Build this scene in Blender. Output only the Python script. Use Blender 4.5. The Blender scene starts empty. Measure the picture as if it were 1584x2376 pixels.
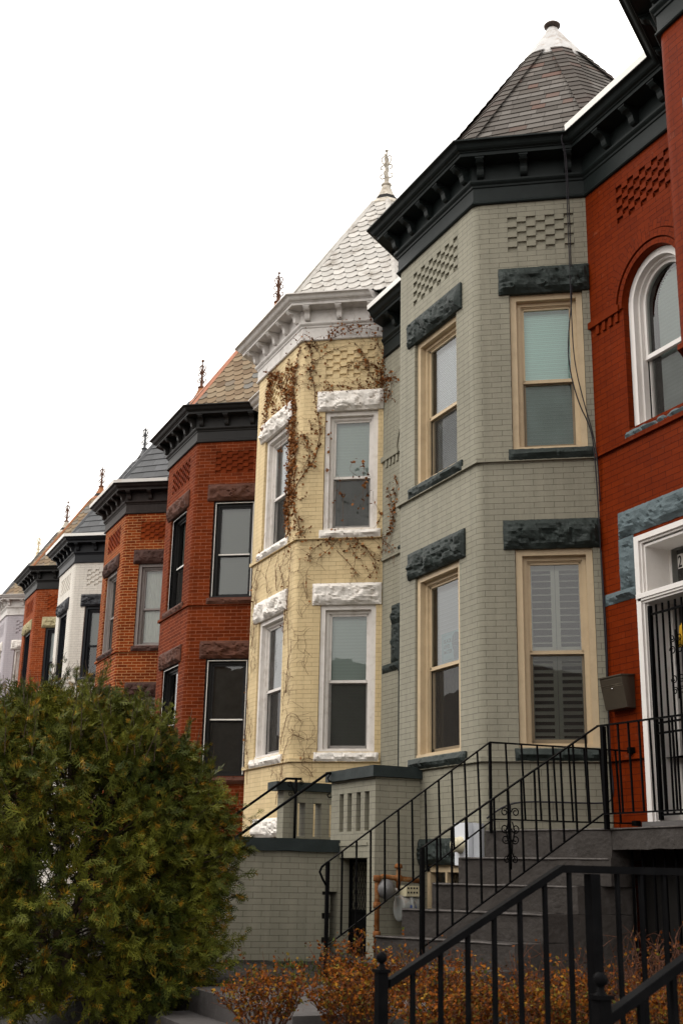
import bpy, math, random
import numpy as np
from mathutils import Vector, Matrix, noise
R = math.radians
random.seed(7); RNG = np.random.default_rng(7)
scene = bpy.context.scene
COL = scene.collection

# ------------------------------------------------------------------ camera, sky, sun
cam_d = bpy.data.cameras.new('camera'); cam = bpy.data.objects.new('camera', cam_d); COL.objects.link(cam)
YAW, PITCH, ROLL = R(24.6074), R(16.8076), R(1.2034)
Fv = Vector((-math.cos(YAW)*math.cos(PITCH), math.sin(YAW)*math.cos(PITCH), math.sin(PITCH)))
Rv = Vector((math.sin(YAW), math.cos(YAW), 0)); Uv = Rv.cross(Fv)
cR, sR = math.cos(ROLL), math.sin(ROLL)
X_ = Rv*cR + Uv*sR      # image right
Y_ = -Rv*sR + Uv*cR     # image up
cam.matrix_world = Matrix(((X_.x, Y_.x, -Fv.x, 0), (X_.y, Y_.y, -Fv.y, 0), (X_.z, Y_.z, -Fv.z, 0), (0, 0, 0, 1)))
cam_d.sensor_fit = 'VERTICAL'; cam_d.sensor_height = 36; cam_d.sensor_width = 24
cam_d.lens = 2793.4941/2376*36
cam_d.clip_start = .05; cam_d.clip_end = 2000
cam_d.dof.use_dof = True; cam_d.dof.focus_distance = 14; cam_d.dof.aperture_fstop = 5.0
scene.camera = cam
world = bpy.data.worlds.new('World'); scene.world = world; world.use_nodes = True
wn = world.node_tree; bg = wn.nodes['Background']
sky = wn.nodes.new('ShaderNodeTexSky'); sky.sky_type = 'NISHITA'; sky.sun_disc = False
SUN_EL, SUN_ROT = R(50), R(200)
sky.sun_elevation = SUN_EL; sky.sun_rotation = SUN_ROT; sky.air_density = 1; sky.dust_density = 6; sky.ozone_density = 1
hs = wn.nodes.new('ShaderNodeHueSaturation'); hs.inputs['Saturation'].default_value = .12
mx = wn.nodes.new('ShaderNodeMix'); mx.data_type = 'RGBA'; mx.inputs['Factor'].default_value = .8
mx.inputs['B'].default_value = (17.2, 16.6, 15.8, 1)          # even cloud layer, at the sky's own radiance
wn.links.new(sky.outputs[0], hs.inputs['Color']); wn.links.new(hs.outputs[0], mx.inputs['A'])
wn.links.new(mx.outputs['Result'], bg.inputs['Color']); bg.inputs['Strength'].default_value = .1
sun_d = bpy.data.lights.new('sun', 'SUN'); sun = bpy.data.objects.new('sun', sun_d); COL.objects.link(sun)
sun_d.energy = .9; sun_d.angle = R(40); sun_d.color = (1, .96, .9)
sd = Vector((math.sin(SUN_ROT)*math.cos(SUN_EL), math.cos(SUN_ROT)*math.cos(SUN_EL), math.sin(SUN_EL)))
sun.rotation_euler = (-sd).to_track_quat('-Z', 'Y').to_euler()
scene.view_settings.view_transform = 'Standard'; scene.view_settings.look = 'None'
scene.view_settings.exposure = .52; scene.view_settings.gamma = 1
try:
    scene.cycles.max_bounces = 6; scene.cycles.transparent_max_bounces = 12
except Exception: pass

# ------------------------------------------------------------------ materials
MATS = {}
def nt(name):
    m = bpy.data.materials.new(name); m.use_nodes = True; t = m.node_tree
    return m, t, t.nodes['Principled BSDF']
def ramp(t, a, b, fac):
    n = t.nodes.new('ShaderNodeMix'); n.data_type = 'RGBA'
    n.inputs['A'].default_value = (*a, 1); n.inputs['B'].default_value = (*b, 1)
    t.links.new(fac, n.inputs['Factor']); return n.outputs['Result']
def mul(c, k): return tuple(min(1, x*k) for x in c)
def mat(name, col, rough=.6, metal=0, var=.12, scale=6, bump=.15, bscale=60, dirt=None, dirtamt=.5, dirtscale=3, island=0, spec=.5, col2=None, bdist=.004):
    if name in MATS: return MATS[name]
    m, t, p = nt(name); L = t.links.new
    tc = t.nodes.new('ShaderNodeTexCoord')
    n1 = t.nodes.new('ShaderNodeTexNoise'); n1.inputs['Scale'].default_value = scale; n1.inputs['Detail'].default_value = 6; n1.inputs['Roughness'].default_value = .65
    L(tc.outputs['Object'], n1.inputs['Vector'])
    fac = n1.outputs['Fac']
    mr = t.nodes.new('ShaderNodeMapRange'); mr.inputs[1].default_value = .3; mr.inputs[2].default_value = .7; L(fac, mr.inputs[0])
    c = ramp(t, mul(col, 1-var), mul(col, 1+var) if col2 is None else col2, mr.outputs[0])
    if island:
        g = t.nodes.new('ShaderNodeNewGeometry'); h = t.nodes.new('ShaderNodeHueSaturation')
        m1 = t.nodes.new('ShaderNodeMapRange'); m1.inputs[3].default_value = 1-island; m1.inputs[4].default_value = 1+island
        L(g.outputs['Random Per Island'], m1.inputs[0]); L(m1.outputs[0], h.inputs['Value']); L(c, h.inputs['Color']); c = h.outputs[0]
    if dirt:
        n2 = t.nodes.new('ShaderNodeTexNoise'); n2.inputs['Scale'].default_value = dirtscale; n2.inputs['Detail'].default_value = 8; n2.inputs['Roughness'].default_value = .72
        L(tc.outputs['Object'], n2.inputs['Vector'])
        m2 = t.nodes.new('ShaderNodeMapRange'); m2.inputs[1].default_value = .5; m2.inputs[2].default_value = .68; m2.inputs[4].default_value = dirtamt
        L(n2.outputs['Fac'], m2.inputs[0])
        d = t.nodes.new('ShaderNodeMix'); d.data_type = 'RGBA'; L(m2.outputs[0], d.inputs['Factor']); L(c, d.inputs['A']); d.inputs['B'].default_value = (*dirt, 1); c = d.outputs['Result']
    L(c, p.inputs['Base Color']); p.inputs['Roughness'].default_value = rough; p.inputs['Metallic'].default_value = metal
    p.inputs['Specular IOR Level'].default_value = spec*.4
    if bump:
        n3 = t.nodes.new('ShaderNodeTexNoise'); n3.inputs['Scale'].default_value = bscale; n3.inputs['Detail'].default_value = 5
        L(tc.outputs['Object'], n3.inputs['Vector'])
        b = t.nodes.new('ShaderNodeBump'); b.inputs['Strength'].default_value = bump; b.inputs['Distance'].default_value = bdist
        L(n3.outputs['Fac'], b.inputs['Height']); L(b.outputs[0], p.inputs['Normal'])
    MATS[name] = m; return m
def brick(name, c1, c2, mortar, msize=.0035, rough=.6, spec=.4, streak=.12, depth=.004, patch=None, patchamt=.5, patchscale=1.3, bw=.222, rh=.0665, smooth=.2):
    if name in MATS: return MATS[name]
    m, t, p = nt(name); L = t.links.new
    uv = t.nodes.new('ShaderNodeUVMap'); tc = t.nodes.new('ShaderNodeTexCoord')
    wob = t.nodes.new('ShaderNodeTexNoise'); wob.inputs['Scale'].default_value = 9; wob.inputs['Detail'].default_value = 3
    L(tc.outputs['Object'], wob.inputs['Vector'])
    vm = t.nodes.new('ShaderNodeVectorMath'); vm.operation = 'MULTIPLY_ADD'; L(wob.outputs['Color'], vm.inputs[0]); vm.inputs[1].default_value = (.006, .006, 0); L(uv.outputs[0], vm.inputs[2])
    vs = t.nodes.new('ShaderNodeVectorMath'); vs.operation = 'SUBTRACT'; L(vm.outputs[0], vs.inputs[0]); vs.inputs[1].default_value = (.003, .003, 0)
    b = t.nodes.new('ShaderNodeTexBrick'); L(vs.outputs[0], b.inputs['Vector'])
    b.offset = .5; b.inputs['Scale'].default_value = 1; b.inputs['Brick Width'].default_value = bw; b.inputs['Row Height'].default_value = rh
    b.inputs['Mortar Size'].default_value = msize; b.inputs['Mortar Smooth'].default_value = smooth; b.inputs['Bias'].default_value = 0
    b.inputs['Color1'].default_value = (*c1, 1); b.inputs['Color2'].default_value = (*c2, 1); b.inputs['Mortar'].default_value = (*mortar, 1)
    c = b.outputs['Color']
    nf = t.nodes.new('ShaderNodeTexNoise'); nf.inputs['Scale'].default_value = 3.5; nf.inputs['Detail'].default_value = 6; nf.inputs['Roughness'].default_value = .8; L(tc.outputs['Object'], nf.inputs['Vector'])
    mf = t.nodes.new('ShaderNodeMapRange'); mf.inputs[1].default_value = .5; mf.inputs[2].default_value = .66; mf.inputs[4].default_value = .75; L(nf.outputs['Fac'], mf.inputs[0])
    fm_ = t.nodes.new('ShaderNodeMix'); fm_.data_type = 'RGBA'; L(mf.outputs[0], fm_.inputs['Factor']); L(c, fm_.inputs['A']); fm_.inputs['B'].default_value = (*[(x+y)/2 for x, y in zip(c1, c2)], 1)
    if spec > .2 or name.startswith('red_p'): c = fm_.outputs['Result']
    ns = t.nodes.new('ShaderNodeTexNoise'); ns.inputs['Scale'].default_value = 1; ns.inputs['Detail'].default_value = 5; ns.inputs['Roughness'].default_value = .7
    mps = t.nodes.new('ShaderNodeMapping'); mps.inputs['Scale'].default_value = (7, 7, .55); L(tc.outputs['Object'], mps.inputs[0]); L(mps.outputs[0], ns.inputs['Vector'])
    hs_ = t.nodes.new('ShaderNodeHueSaturation'); mrs = t.nodes.new('ShaderNodeMapRange'); mrs.inputs[1].default_value = .35; mrs.inputs[2].default_value = .7; mrs.inputs[3].default_value = 1.04; mrs.inputs[4].default_value = .88; L(ns.outputs['Fac'], mrs.inputs[0]); L(mrs.outputs[0], hs_.inputs['Value']); L(c, hs_.inputs['Color']); c = hs_.outputs[0]
    n2 = t.nodes.new('ShaderNodeTexNoise'); n2.inputs['Scale'].default_value = patchscale; n2.inputs['Detail'].default_value = 7; n2.inputs['Roughness'].default_value = .7
    mp = t.nodes.new('ShaderNodeMapping'); mp.inputs['Scale'].default_value = (1, 1, .45); L(tc.outputs['Object'], mp.inputs[0]); L(mp.outputs[0], n2.inputs['Vector'])
    h = t.nodes.new('ShaderNodeHueSaturation'); mr = t.nodes.new('ShaderNodeMapRange'); mr.inputs[1].default_value = .3; mr.inputs[2].default_value = .7
    mr.inputs[3].default_value = 1-streak; mr.inputs[4].default_value = 1+streak; L(n2.outputs['Fac'], mr.inputs[0]); L(mr.outputs[0], h.inputs['Value']); L(c, h.inputs['Color']); c = h.outputs[0]
    if patch:
        n4 = t.nodes.new('ShaderNodeTexNoise'); n4.inputs['Scale'].default_value = patchscale*5; n4.inputs['Detail'].default_value = 9; n4.inputs['Roughness'].default_value = .75
        L(tc.outputs['Object'], n4.inputs['Vector'])
        m2 = t.nodes.new('ShaderNodeMapRange'); m2.inputs[1].default_value = .6; m2.inputs[2].default_value = .72; m2.inputs[4].default_value = patchamt; L(n4.outputs['Fac'], m2.inputs[0])
        d = t.nodes.new('ShaderNodeMix'); d.data_type = 'RGBA'; L(m2.outputs[0], d.inputs['Factor']); L(c, d.inputs['A']); d.inputs['B'].default_value = (*patch, 1); c = d.outputs['Result']
    L(c, p.inputs['Base Color']); p.inputs['Roughness'].default_value = rough; p.inputs['Specular IOR Level'].default_value = spec*.35
    n3 = t.nodes.new('ShaderNodeTexNoise'); n3.inputs['Scale'].default_value = 40; n3.inputs['Detail'].default_value = 4; L(tc.outputs['Object'], n3.inputs['Vector'])
    ma = t.nodes.new('ShaderNodeMath'); ma.operation = 'MULTIPLY_ADD'; L(b.outputs['Fac'], ma.inputs[0]); ma.inputs[1].default_value = -1.0; L(n3.outputs['Fac'], ma.inputs[2])
    bp = t.nodes.new('ShaderNodeBump'); bp.inputs['Strength'].default_value = .8; bp.inputs['Distance'].default_value = depth
    L(ma.outputs[0], bp.inputs['Height']); L(bp.outputs[0], p.inputs['Normal'])
    MATS[name] = m; return m
def glass_mat(name, tint=(.9, .95, .93), refl=.85):
    m = bpy.data.materials.new(name); m.use_nodes = True; t = m.node_tree; L = t.links.new
    for n in list(t.nodes): t.nodes.remove(n)
    o = t.nodes.new('ShaderNodeOutputMaterial'); a = t.nodes.new('ShaderNodeBsdfTransparent'); a.inputs[0].default_value = (*tint, 1)
    g = t.nodes.new('ShaderNodeBsdfGlossy'); g.inputs['Roughness'].default_value = .015; g.inputs['Color'].default_value = (refl, refl, refl, 1)
    f = t.nodes.new('ShaderNodeFresnel'); f.inputs[0].default_value = 1.75
    tc = t.nodes.new('ShaderNodeTexCoord'); n = t.nodes.new('ShaderNodeTexNoise'); n.inputs['Scale'].default_value = 2.2; L(tc.outputs['Object'], n.inputs['Vector'])
    b = t.nodes.new('ShaderNodeBump'); b.inputs['Strength'].default_value = .08; b.inputs['Distance'].default_value = .02; L(n.outputs['Fac'], b.inputs['Height']); L(b.outputs[0], g.inputs['Normal'])
    x = t.nodes.new('ShaderNodeMixShader'); L(f.outputs[0], x.inputs[0]); L(a.outputs[0], x.inputs[1]); L(g.outputs[0], x.inputs[2]); L(x.outputs[0], o.inputs[0])
    MATS[name] = m; return m
def screen_mat():
    m = bpy.data.materials.new('insect_screen'); m.use_nodes = True; t = m.node_tree; L = t.links.new
    for n in list(t.nodes): t.nodes.remove(n)
    o = t.nodes.new('ShaderNodeOutputMaterial'); a = t.nodes.new('ShaderNodeBsdfTransparent'); d = t.nodes.new('ShaderNodeBsdfDiffuse'); d.inputs[0].default_value = (.045, .043, .04, 1)
    x = t.nodes.new('ShaderNodeMixShader')
    tc = t.nodes.new('ShaderNodeTexCoord'); n = t.nodes.new('ShaderNodeTexNoise'); n.inputs['Scale'].default_value = 3; L(tc.outputs['Object'], n.inputs['Vector'])
    mr = t.nodes.new('ShaderNodeMapRange'); mr.inputs[3].default_value = .28; mr.inputs[4].default_value = .48; L(n.outputs['Fac'], mr.inputs[0]); L(mr.outputs[0], x.inputs[0])
    L(a.outputs[0], x.inputs[1]); L(d.outputs[0], x.inputs[2]); L(x.outputs[0], o.inputs[0]); MATS['insect_screen'] = m; return m
GLASS = glass_mat('window_glass'); SCREEN = screen_mat()
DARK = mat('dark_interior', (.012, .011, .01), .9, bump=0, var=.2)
BLACKIRON = mat('black_iron', (.004, .004, .0042), .42, var=.25, bump=.1, bscale=120, spec=.05)
FENCEIRON = mat('handrail_iron', (.005, .005, .0055), .38, var=.3, bump=.1, bscale=90, spec=.03, dirt=(.012, .011, .01), dirtamt=.2)
LEADGREY = mat('lead_flashing', (.2, .2, .2), .5, .2)
def blind_mat(name, col):
    if name in MATS: return MATS[name]
    m, t, p = nt(name); L = t.links.new
    tc = t.nodes.new('ShaderNodeTexCoord'); w = t.nodes.new('ShaderNodeTexWave'); w.bands_direction = 'Z'; w.inputs['Scale'].default_value = 6.5; w.inputs['Distortion'].default_value = .15; L(tc.outputs['Object'], w.inputs['Vector'])
    c = ramp(t, mul(col, .93), col, w.outputs['Fac']); L(c, p.inputs['Base Color']); p.inputs['Roughness'].default_value = .6
    b = t.nodes.new('ShaderNodeBump'); b.inputs['Strength'].default_value = .15; b.inputs['Distance'].default_value = .004; L(w.outputs['Fac'], b.inputs['Height']); L(b.outputs[0], p.inputs['Normal'])
    MATS[name] = m; return m
def leaf_mat(name, cols, rough=.55, trans=.25):
    if name in MATS: return MATS[name]
    m, t, p = nt(name); L = t.links.new
    g = t.nodes.new('ShaderNodeNewGeometry'); cr = t.nodes.new('ShaderNodeValToRGB'); e = cr.color_ramp.elements
    e[0].color = (*cols[0][1], 1); e[0].position = cols[0][0]; e[1].color = (*cols[-1][1], 1); e[1].position = cols[-1][0]
    for pos, c in cols[1:-1]:
        k = e.new(pos); k.color = (*c, 1)
    L(g.outputs['Random Per Island'], cr.inputs[0]); L(cr.outputs[0], p.inputs['Base Color']); p.inputs['Roughness'].default_value = rough; p.inputs['Specular IOR Level'].default_value = .08
    MATS[name] = m; return m

# ------------------------------------------------------------------ mesh building
ROOT = {}
class MB:
    def __init__(s): s.v = []; s.f = []; s.uv = []; s.mi = []; s.sm = []
    def face(s, pts, uv=None, mi=0, sm=False):
        k = len(s.v); s.v += [tuple(p) for p in pts]; s.f.append(tuple(range(k, k+len(pts))))
        s.uv += (uv if uv else [(.055, .03)]*len(pts)); s.mi.append(mi); s.sm.append(sm)
    def grid(s, P, sm=False, uvf=None, mi=0):     # P[i][j] points
        k = len(s.v); ni, nj = len(P), len(P[0])
        for r in P: s.v += [tuple(p) for p in r]
        for i in range(ni-1):
            for j in range(nj-1):
                a = k+i*nj+j; s.f.append((a, a+1, a+nj+1, a+nj)); s.mi.append(mi); s.sm.append(sm)
                s.uv += [uvf(i, j), uvf(i, j+1), uvf(i+1, j+1), uvf(i+1, j)] if uvf else [(.055, .03)]*4
    def hexa(s, p, mi=0, uvs=None):               # p: 8 pts, bottom 0-3 loop, top 4-7 loop
        for q in ((3, 2, 1, 0), (4, 5, 6, 7), (0, 1, 5, 4), (1, 2, 6, 5), (2, 3, 7, 6), (3, 0, 4, 7)):
            P = [p[i] for i in q]
            uv = None
            if uvs:
                a = Vector(P[1])-Vector(P[0]); b = Vector(P[3])-Vector(P[0]); n = a.cross(b)
                if abs(n.z) > max(abs(n.x), abs(n.y)): uv = [(x[0], x[1]) for x in P]
                elif abs(n.x) > abs(n.y): uv = [(x[1]+uvs[0], x[2]+uvs[1]) for x in P]
                else: uv = [(-x[0]+uvs[0], x[2]+uvs[1]) for x in P]
            s.face(P, uv, mi)
    def box(s, x0, x1, y0, y1, z0, z1, mi=0, uvs=None):
        s.hexa([(x0, y0, z0), (x1, y0, z0), (x1, y1, z0), (x0, y1, z0), (x0, y0, z1), (x1, y0, z1), (x1, y1, z1), (x0, y1, z1)], mi, uvs)
    def lbox(s, fr, u0, u1, o0, o1, z0, z1, mi=0):
        P = fr.P; s.hexa([P(u0, o1, z0), P(u1, o1, z0), P(u1, o0, z0), P(u0, o0, z0), P(u0, o1, z1), P(u1, o1, z1), P(u1, o0, z1), P(u0, o0, z1)], mi)
    def prism(s, poly, z0, z1, mi=0):
        n = len(poly); s.face([(x, y, z1) for x, y in poly], None, mi); s.face([(x, y, z0) for x, y in poly][::-1], None, mi)
        for i in range(n):
            a, b = poly[i], poly[(i+1) % n]; s.face([(*a, z0), (*b, z0), (*b, z1), (*a, z1)], None, mi)
    def extr(s, fr, prof, u0, u1, mi=0):          # profile of (o,z) extruded along u
        A = [fr.P(u0, o, z) for o, z in prof]; B = [fr.P(u1, o, z) for o, z in prof]; n = len(prof)
        s.face(A, None, mi); s.face(B[::-1], None, mi)
        for i in range(n): s.face([A[i], B[i], B[(i+1) % n], A[(i+1) % n]], None, mi)
    def tube(s, pts, r, seg=8, cap=True, square=False, mi=0):
        pts = [Vector(p) for p in pts]; n = len(pts); rr = r if isinstance(r, (list, tuple)) else [r]*n
        if square: seg = 4
        rings = []; prev = None
        for i in range(n):
            d = (pts[min(i+1, n-1)]-pts[max(i-1, 0)]).normalized()
            if prev is None:
                a = Vector((0, 0, 1)) if abs(d.z) < .9 else Vector((1, 0, 0)); x = d.cross(a).normalized()
            else: x = (prev - d*prev.dot(d)).normalized()
            prev = x; y = d.cross(x); off = math.pi/4 if square else 0; k = rr[i]*(1.414 if square else 1)
            rings.append([pts[i]+(x*math.cos(off+2*math.pi*j/seg)+y*math.sin(off+2*math.pi*j/seg))*k for j in range(seg)])
        k = len(s.v)
        for r_ in rings: s.v += [tuple(p) for p in r_]
        for i in range(n-1):
            for j in range(seg):
                a = k+i*seg+j; b = k+i*seg+(j+1) % seg
                s.f.append((a, b, b+seg, a+seg)); s.uv += [(0, 0)]*4; s.mi.append(mi); s.sm.append(not square)
        if cap:
            s.f.append(tuple(range(k, k+seg))[::-1]); s.uv += [(0, 0)]*seg; s.mi.append(mi); s.sm.append(False)
            s.f.append(tuple(range(k+(n-1)*seg, k+n*seg))); s.uv += [(0, 0)]*seg; s.mi.append(mi); s.sm.append(False)
    def lathe(s, c, prof, seg=16, axis='z', sm=True, mi=0):  # prof (r,h)
        P = []
        for r, h in prof:
            row = []
            for j in range(seg+1):
                a = 2*math.pi*j/seg
                q = (r*math.cos(a), r*math.sin(a), h)
                if axis == 'y': q = (q[0], q[2], q[1])
                if axis == 'x': q = (q[2], q[0], q[1])
                row.append((c[0]+q[0], c[1]+q[1], c[2]+q[2]))
            P.append(row)
        s.grid(P, sm, mi=mi)
    def build(s, name, mats, parent=None, bevel=0, origin=None):
        me = bpy.data.meshes.new(name)
        base = Vector(origin) if origin is not None else (ROOT[parent.name] if parent is not None else Vector((0, 0, 0)))
        V = np.array(s.v, dtype=float)-np.array(base)
        if mats is GLASS: s.f = [f[::-1] for f in s.f]      # panes face the street
        me.from_pydata([tuple(x) for x in V], [], s.f)
        if not isinstance(mats, (list, tuple)): mats = [mats]
        for m in mats: me.materials.append(m)
        me.polygons.foreach_set('material_index', s.mi); me.polygons.foreach_set('use_smooth', s.sm)
        uvl = me.uv_layers.new(name='UVMap'); uvl.data.foreach_set('uv', np.array(s.uv, dtype=np.float32).ravel())
        me.update()
        o = bpy.data.objects.new(name, me); COL.objects.link(o)
        if parent is not None: o.parent = parent
        else: o.location = base
        ROOT[o.name] = base
        if bevel:
            b = o.modifiers.new('bevel', 'BEVEL'); b.width = bevel; b.segments = 2; b.limit_method = 'ANGLE'
        return o
def npmesh(name, V, F, m, parent=None, origin=(0, 0, 0), smooth=False):
    base = ROOT[parent.name] if parent is not None else Vector(origin)
    me = bpy.data.meshes.new(name); V = np.asarray(V, dtype=np.float32)-np.array(base, dtype=np.float32); F = np.asarray(F, dtype=np.int32); k = F.shape[1]
    me.vertices.add(len(V)); me.vertices.foreach_set('co', V.ravel()); me.loops.add(F.size); me.loops.foreach_set('vertex_index', F.ravel())
    me.polygons.add(len(F)); me.polygons.foreach_set('loop_start', np.arange(0, F.size, k, dtype=np.int32)); me.polygons.foreach_set('loop_total', np.full(len(F), k, dtype=np.int32))
    me.update(calc_edges=True); me.materials.append(m)
    o = bpy.data.objects.new(name, me); COL.objects.link(o)
    if parent is not None: o.parent = parent
    else: o.location = base
    ROOT[o.name] = base; return o
def tag(o, label=None, cat=None, group=None, kind=None):
    if label: o['label'] = label
    if cat: o['category'] = cat
    if group: o['group'] = group
    if kind: o['kind'] = kind
    return o
def empty(name, loc, label, cat, group=None):
    o = bpy.data.objects.new(name, None); COL.objects.link(o); o.location = loc; o.empty_display_size = .1
    ROOT[o.name] = Vector(loc); return tag(o, label, cat, group)

# ------------------------------------------------------------------ the row of houses: one shared plan
W = 5.3; YW = 7.8569; X0 = -10.3435; A_, B_, D_ = .765, 1.9358, 1.0773
LC = math.hypot(A_, D_); TC = (-A_/LC, -D_/LC); NC = (.815, -.579)
ZFR, ZB2, ZB1 = 7.812, 4.515, 1.185
DZ = {-1: 0, 0: 0, 1: .381, 2: .365, 3: .285, 4: .275, 5: .609, 6: .75, 7: .75}
class Fr:
    def __init__(s, O, t, n, dz): s.O, s.t, s.n, s.dz = O, t, n, dz
    def P(s, u, o, z): return (s.O[0]+s.t[0]*u+s.n[0]*o, s.O[1]+s.t[1]*u+s.n[1]*o, z+s.dz)
class Plan:
    def __init__(s, n):
        sh = .10 if n == -1 else 0; s.sh = sh
        s.n = n; s.dz = DZ[n]; x = X0-n*W+sh; s.x0 = x
        s.J = (x, YW); s.C1 = (x-A_, YW-D_); s.C2 = (x-A_-B_, YW-D_); s.C3 = (x-2*A_-B_, YW); s.Rr = (x-sh-W, YW)
        tb = (-A_/LC, D_/LC); nb = (-NC[0], NC[1])
        s.seg = [(s.J, TC, NC, LC), (s.C1, (-1, 0), (0, -1), B_), (s.C2, tb, nb, LC), ((s.C3[0]-sh, YW), (-1, 0), (0, -1), W-2*A_-B_)]
        s.fr = [Fr(O, t, n_, s.dz) for O, t, n_, l in s.seg]
        s.cant, s.front, s.back, s.rec = s.fr
        s.dirs = [(-1, 0)]+[q[1] for q in s.seg]+[TC]; s.nor = [(0, -1)]+[q[2] for q in s.seg]+[NC]
        s.cor = [s.J, s.C1, s.C2, s.C3, s.Rr]
    def off(s, o):
        r = []
        for i, P in enumerate(s.cor):
            a, b = s.nor[i], s.nor[i+1]; k = o/(1+a[0]*b[0]+a[1]*b[1]); r.append((P[0]+(a[0]+b[0])*k, P[1]+(a[1]+b[1])*k))
        return r
TH = math.acos(max(-1, min(1, TC[0]*-1))); TT = math.tan(TH/2)
UO, VO = -.154, -7.155+.0665*200
def panel(mb, fr, u0, u1, z0, z1, off, ub, holes=(), rdepth=.13, dmi=1):
    us = sorted({u0, u1, *[h[k] for h in holes for k in (0, 1) if u0 < h[k] < u1]}); zs = sorted({z0, z1, *[h[k] for h in holes for k in (2, 3) if z0 < h[k] < z1]})
    for a, b in zip(us, us[1:]):
        for c, d in zip(zs, zs[1:]):
            m, q = (a+b)/2, (c+d)/2
            if any(h[0] < m < h[1] and h[2] < q < h[3] for h in holes): continue
            mb.face([fr.P(a, off, c), fr.P(b, off, c), fr.P(b, off, d), fr.P(a, off, d)], [(ub+a, c+VO), (ub+b, c+VO), (ub+b, d+VO), (ub+a, d+VO)])
    for h in holes:
        a, b, c, d = h[:4]; kind = h[4]; cc, dd = max(c, z0), min(d, z1); dep = rdepth if kind != 'pocket' else .026
        o1 = off-dep; sides = []
        for u in (a, b): sides.append(([(u, off, cc), (u, o1, cc), (u, o1, dd), (u, off, dd)]))
        if c >= z0: sides.append([(a, off, c), (b, off, c), (b, o1, c), (a, o1, c)])
        if d <= z1: sides.append([(a, off, d), (b, off, d), (b, o1, d), (a, o1, d)])
        for q in sides: mb.face([fr.P(*x) for x in q], [(ub+x[0]+x[1], x[2]+VO+(x[1] if q[0][2] == q[2][2] else 0)) for x in q])
        if kind == 'pocket':
            mb.face([fr.P(a, o1, c), fr.P(b, o1, c), fr.P(b, o1, d), fr.P(a, o1, d)], [(ub+.02, VO+.02)]*4)
            ncol, nrow = h[5], h[6]; w, hh = (b-a)/ncol, (d-c)/nrow
            for i in range(ncol):
                for j in range(nrow):
                    if (i+(nrow-1-j)) % 2 == 1:
                        e = .0015; oo = off-.001+.003*random.random()
                        mb.lbox(fr, a+i*w+e, a+(i+1)*w-e, o1, oo, c+j*hh+e, c+(j+1)*hh-e)
                        for q in range(-24, 0): mb.uv[q] = (.055+.222*i, .03+.133*j)
        else:
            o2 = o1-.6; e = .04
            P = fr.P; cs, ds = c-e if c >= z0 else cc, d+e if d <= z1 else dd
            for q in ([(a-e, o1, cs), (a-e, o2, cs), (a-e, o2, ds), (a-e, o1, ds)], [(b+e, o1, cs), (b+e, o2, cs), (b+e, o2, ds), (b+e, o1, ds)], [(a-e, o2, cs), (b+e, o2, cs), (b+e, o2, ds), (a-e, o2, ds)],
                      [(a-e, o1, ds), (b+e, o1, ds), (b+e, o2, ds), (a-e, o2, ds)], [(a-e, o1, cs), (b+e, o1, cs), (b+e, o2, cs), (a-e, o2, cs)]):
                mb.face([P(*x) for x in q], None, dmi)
def wallstrip(mb, pl, z0, z1, off, holes):
    r = .14; T = (r+off)*TT; arc = (r+off)*TH; base = [0, 0, 0, 0]; ub = UO
    ends = []
    for i, (O, t, n, l) in enumerate(pl.seg):
        s0 = off*TT if i in (0,) else (-off*TT+T if i in (1, 2) else off*TT-pl.sh)
        s1 = (l+off*TT-T) if i in (0, 1) else (l-off*TT if i in (2, 3) else l)
        if i == 0: b = UO
        elif i in (1, 2): b = lastu+arc-s0
        else: b = lastu-s0
        panel(mb, pl.fr[i], s0, s1, z0, z1, off, b, holes.get(i, ()))
        if i == 3: pl.ub3 = b
        lastu = b+s1; ends.append((pl.fr[i].P(s1, off, 0), b+s1))
        if i in (0, 1):   # rounded brick corner
            c = pl.off(off-(r+off))[i+1]; n0 = n; n1 = pl.seg[i+1][2]; K = 7; pts = []
            a0 = math.atan2(n0[1], n0[0]); a1 = math.atan2(n1[1], n1[0])
            da = (a1-a0+math.pi) % (2*math.pi)-math.pi
            for k in range(K+1):
                a = a0+da*k/K; pts.append((c[0]+math.cos(a)*(r+off), c[1]+math.sin(a)*(r+off)))
            mb.grid([[(x, y, z0+pl.dz), (x, y, z1+pl.dz)] for x, y in pts], True, lambda i_, j_, b=b, s1=s1: (b+s1+arc*i_/K, (z0 if j_ == 0 else z1)+VO))
def ledge(mb, pl, z, oa, ob):
    a = pl.off(oa); b = pl.off(ob)
    for i in range(4 if z > ZB1 else 3):
        mb.face([(*a[i], z+pl.dz), (*a[i+1], z+pl.dz), (*b[i+1], z+pl.dz), (*b[i], z+pl.dz)], [(.03, .03)]*4)

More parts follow.
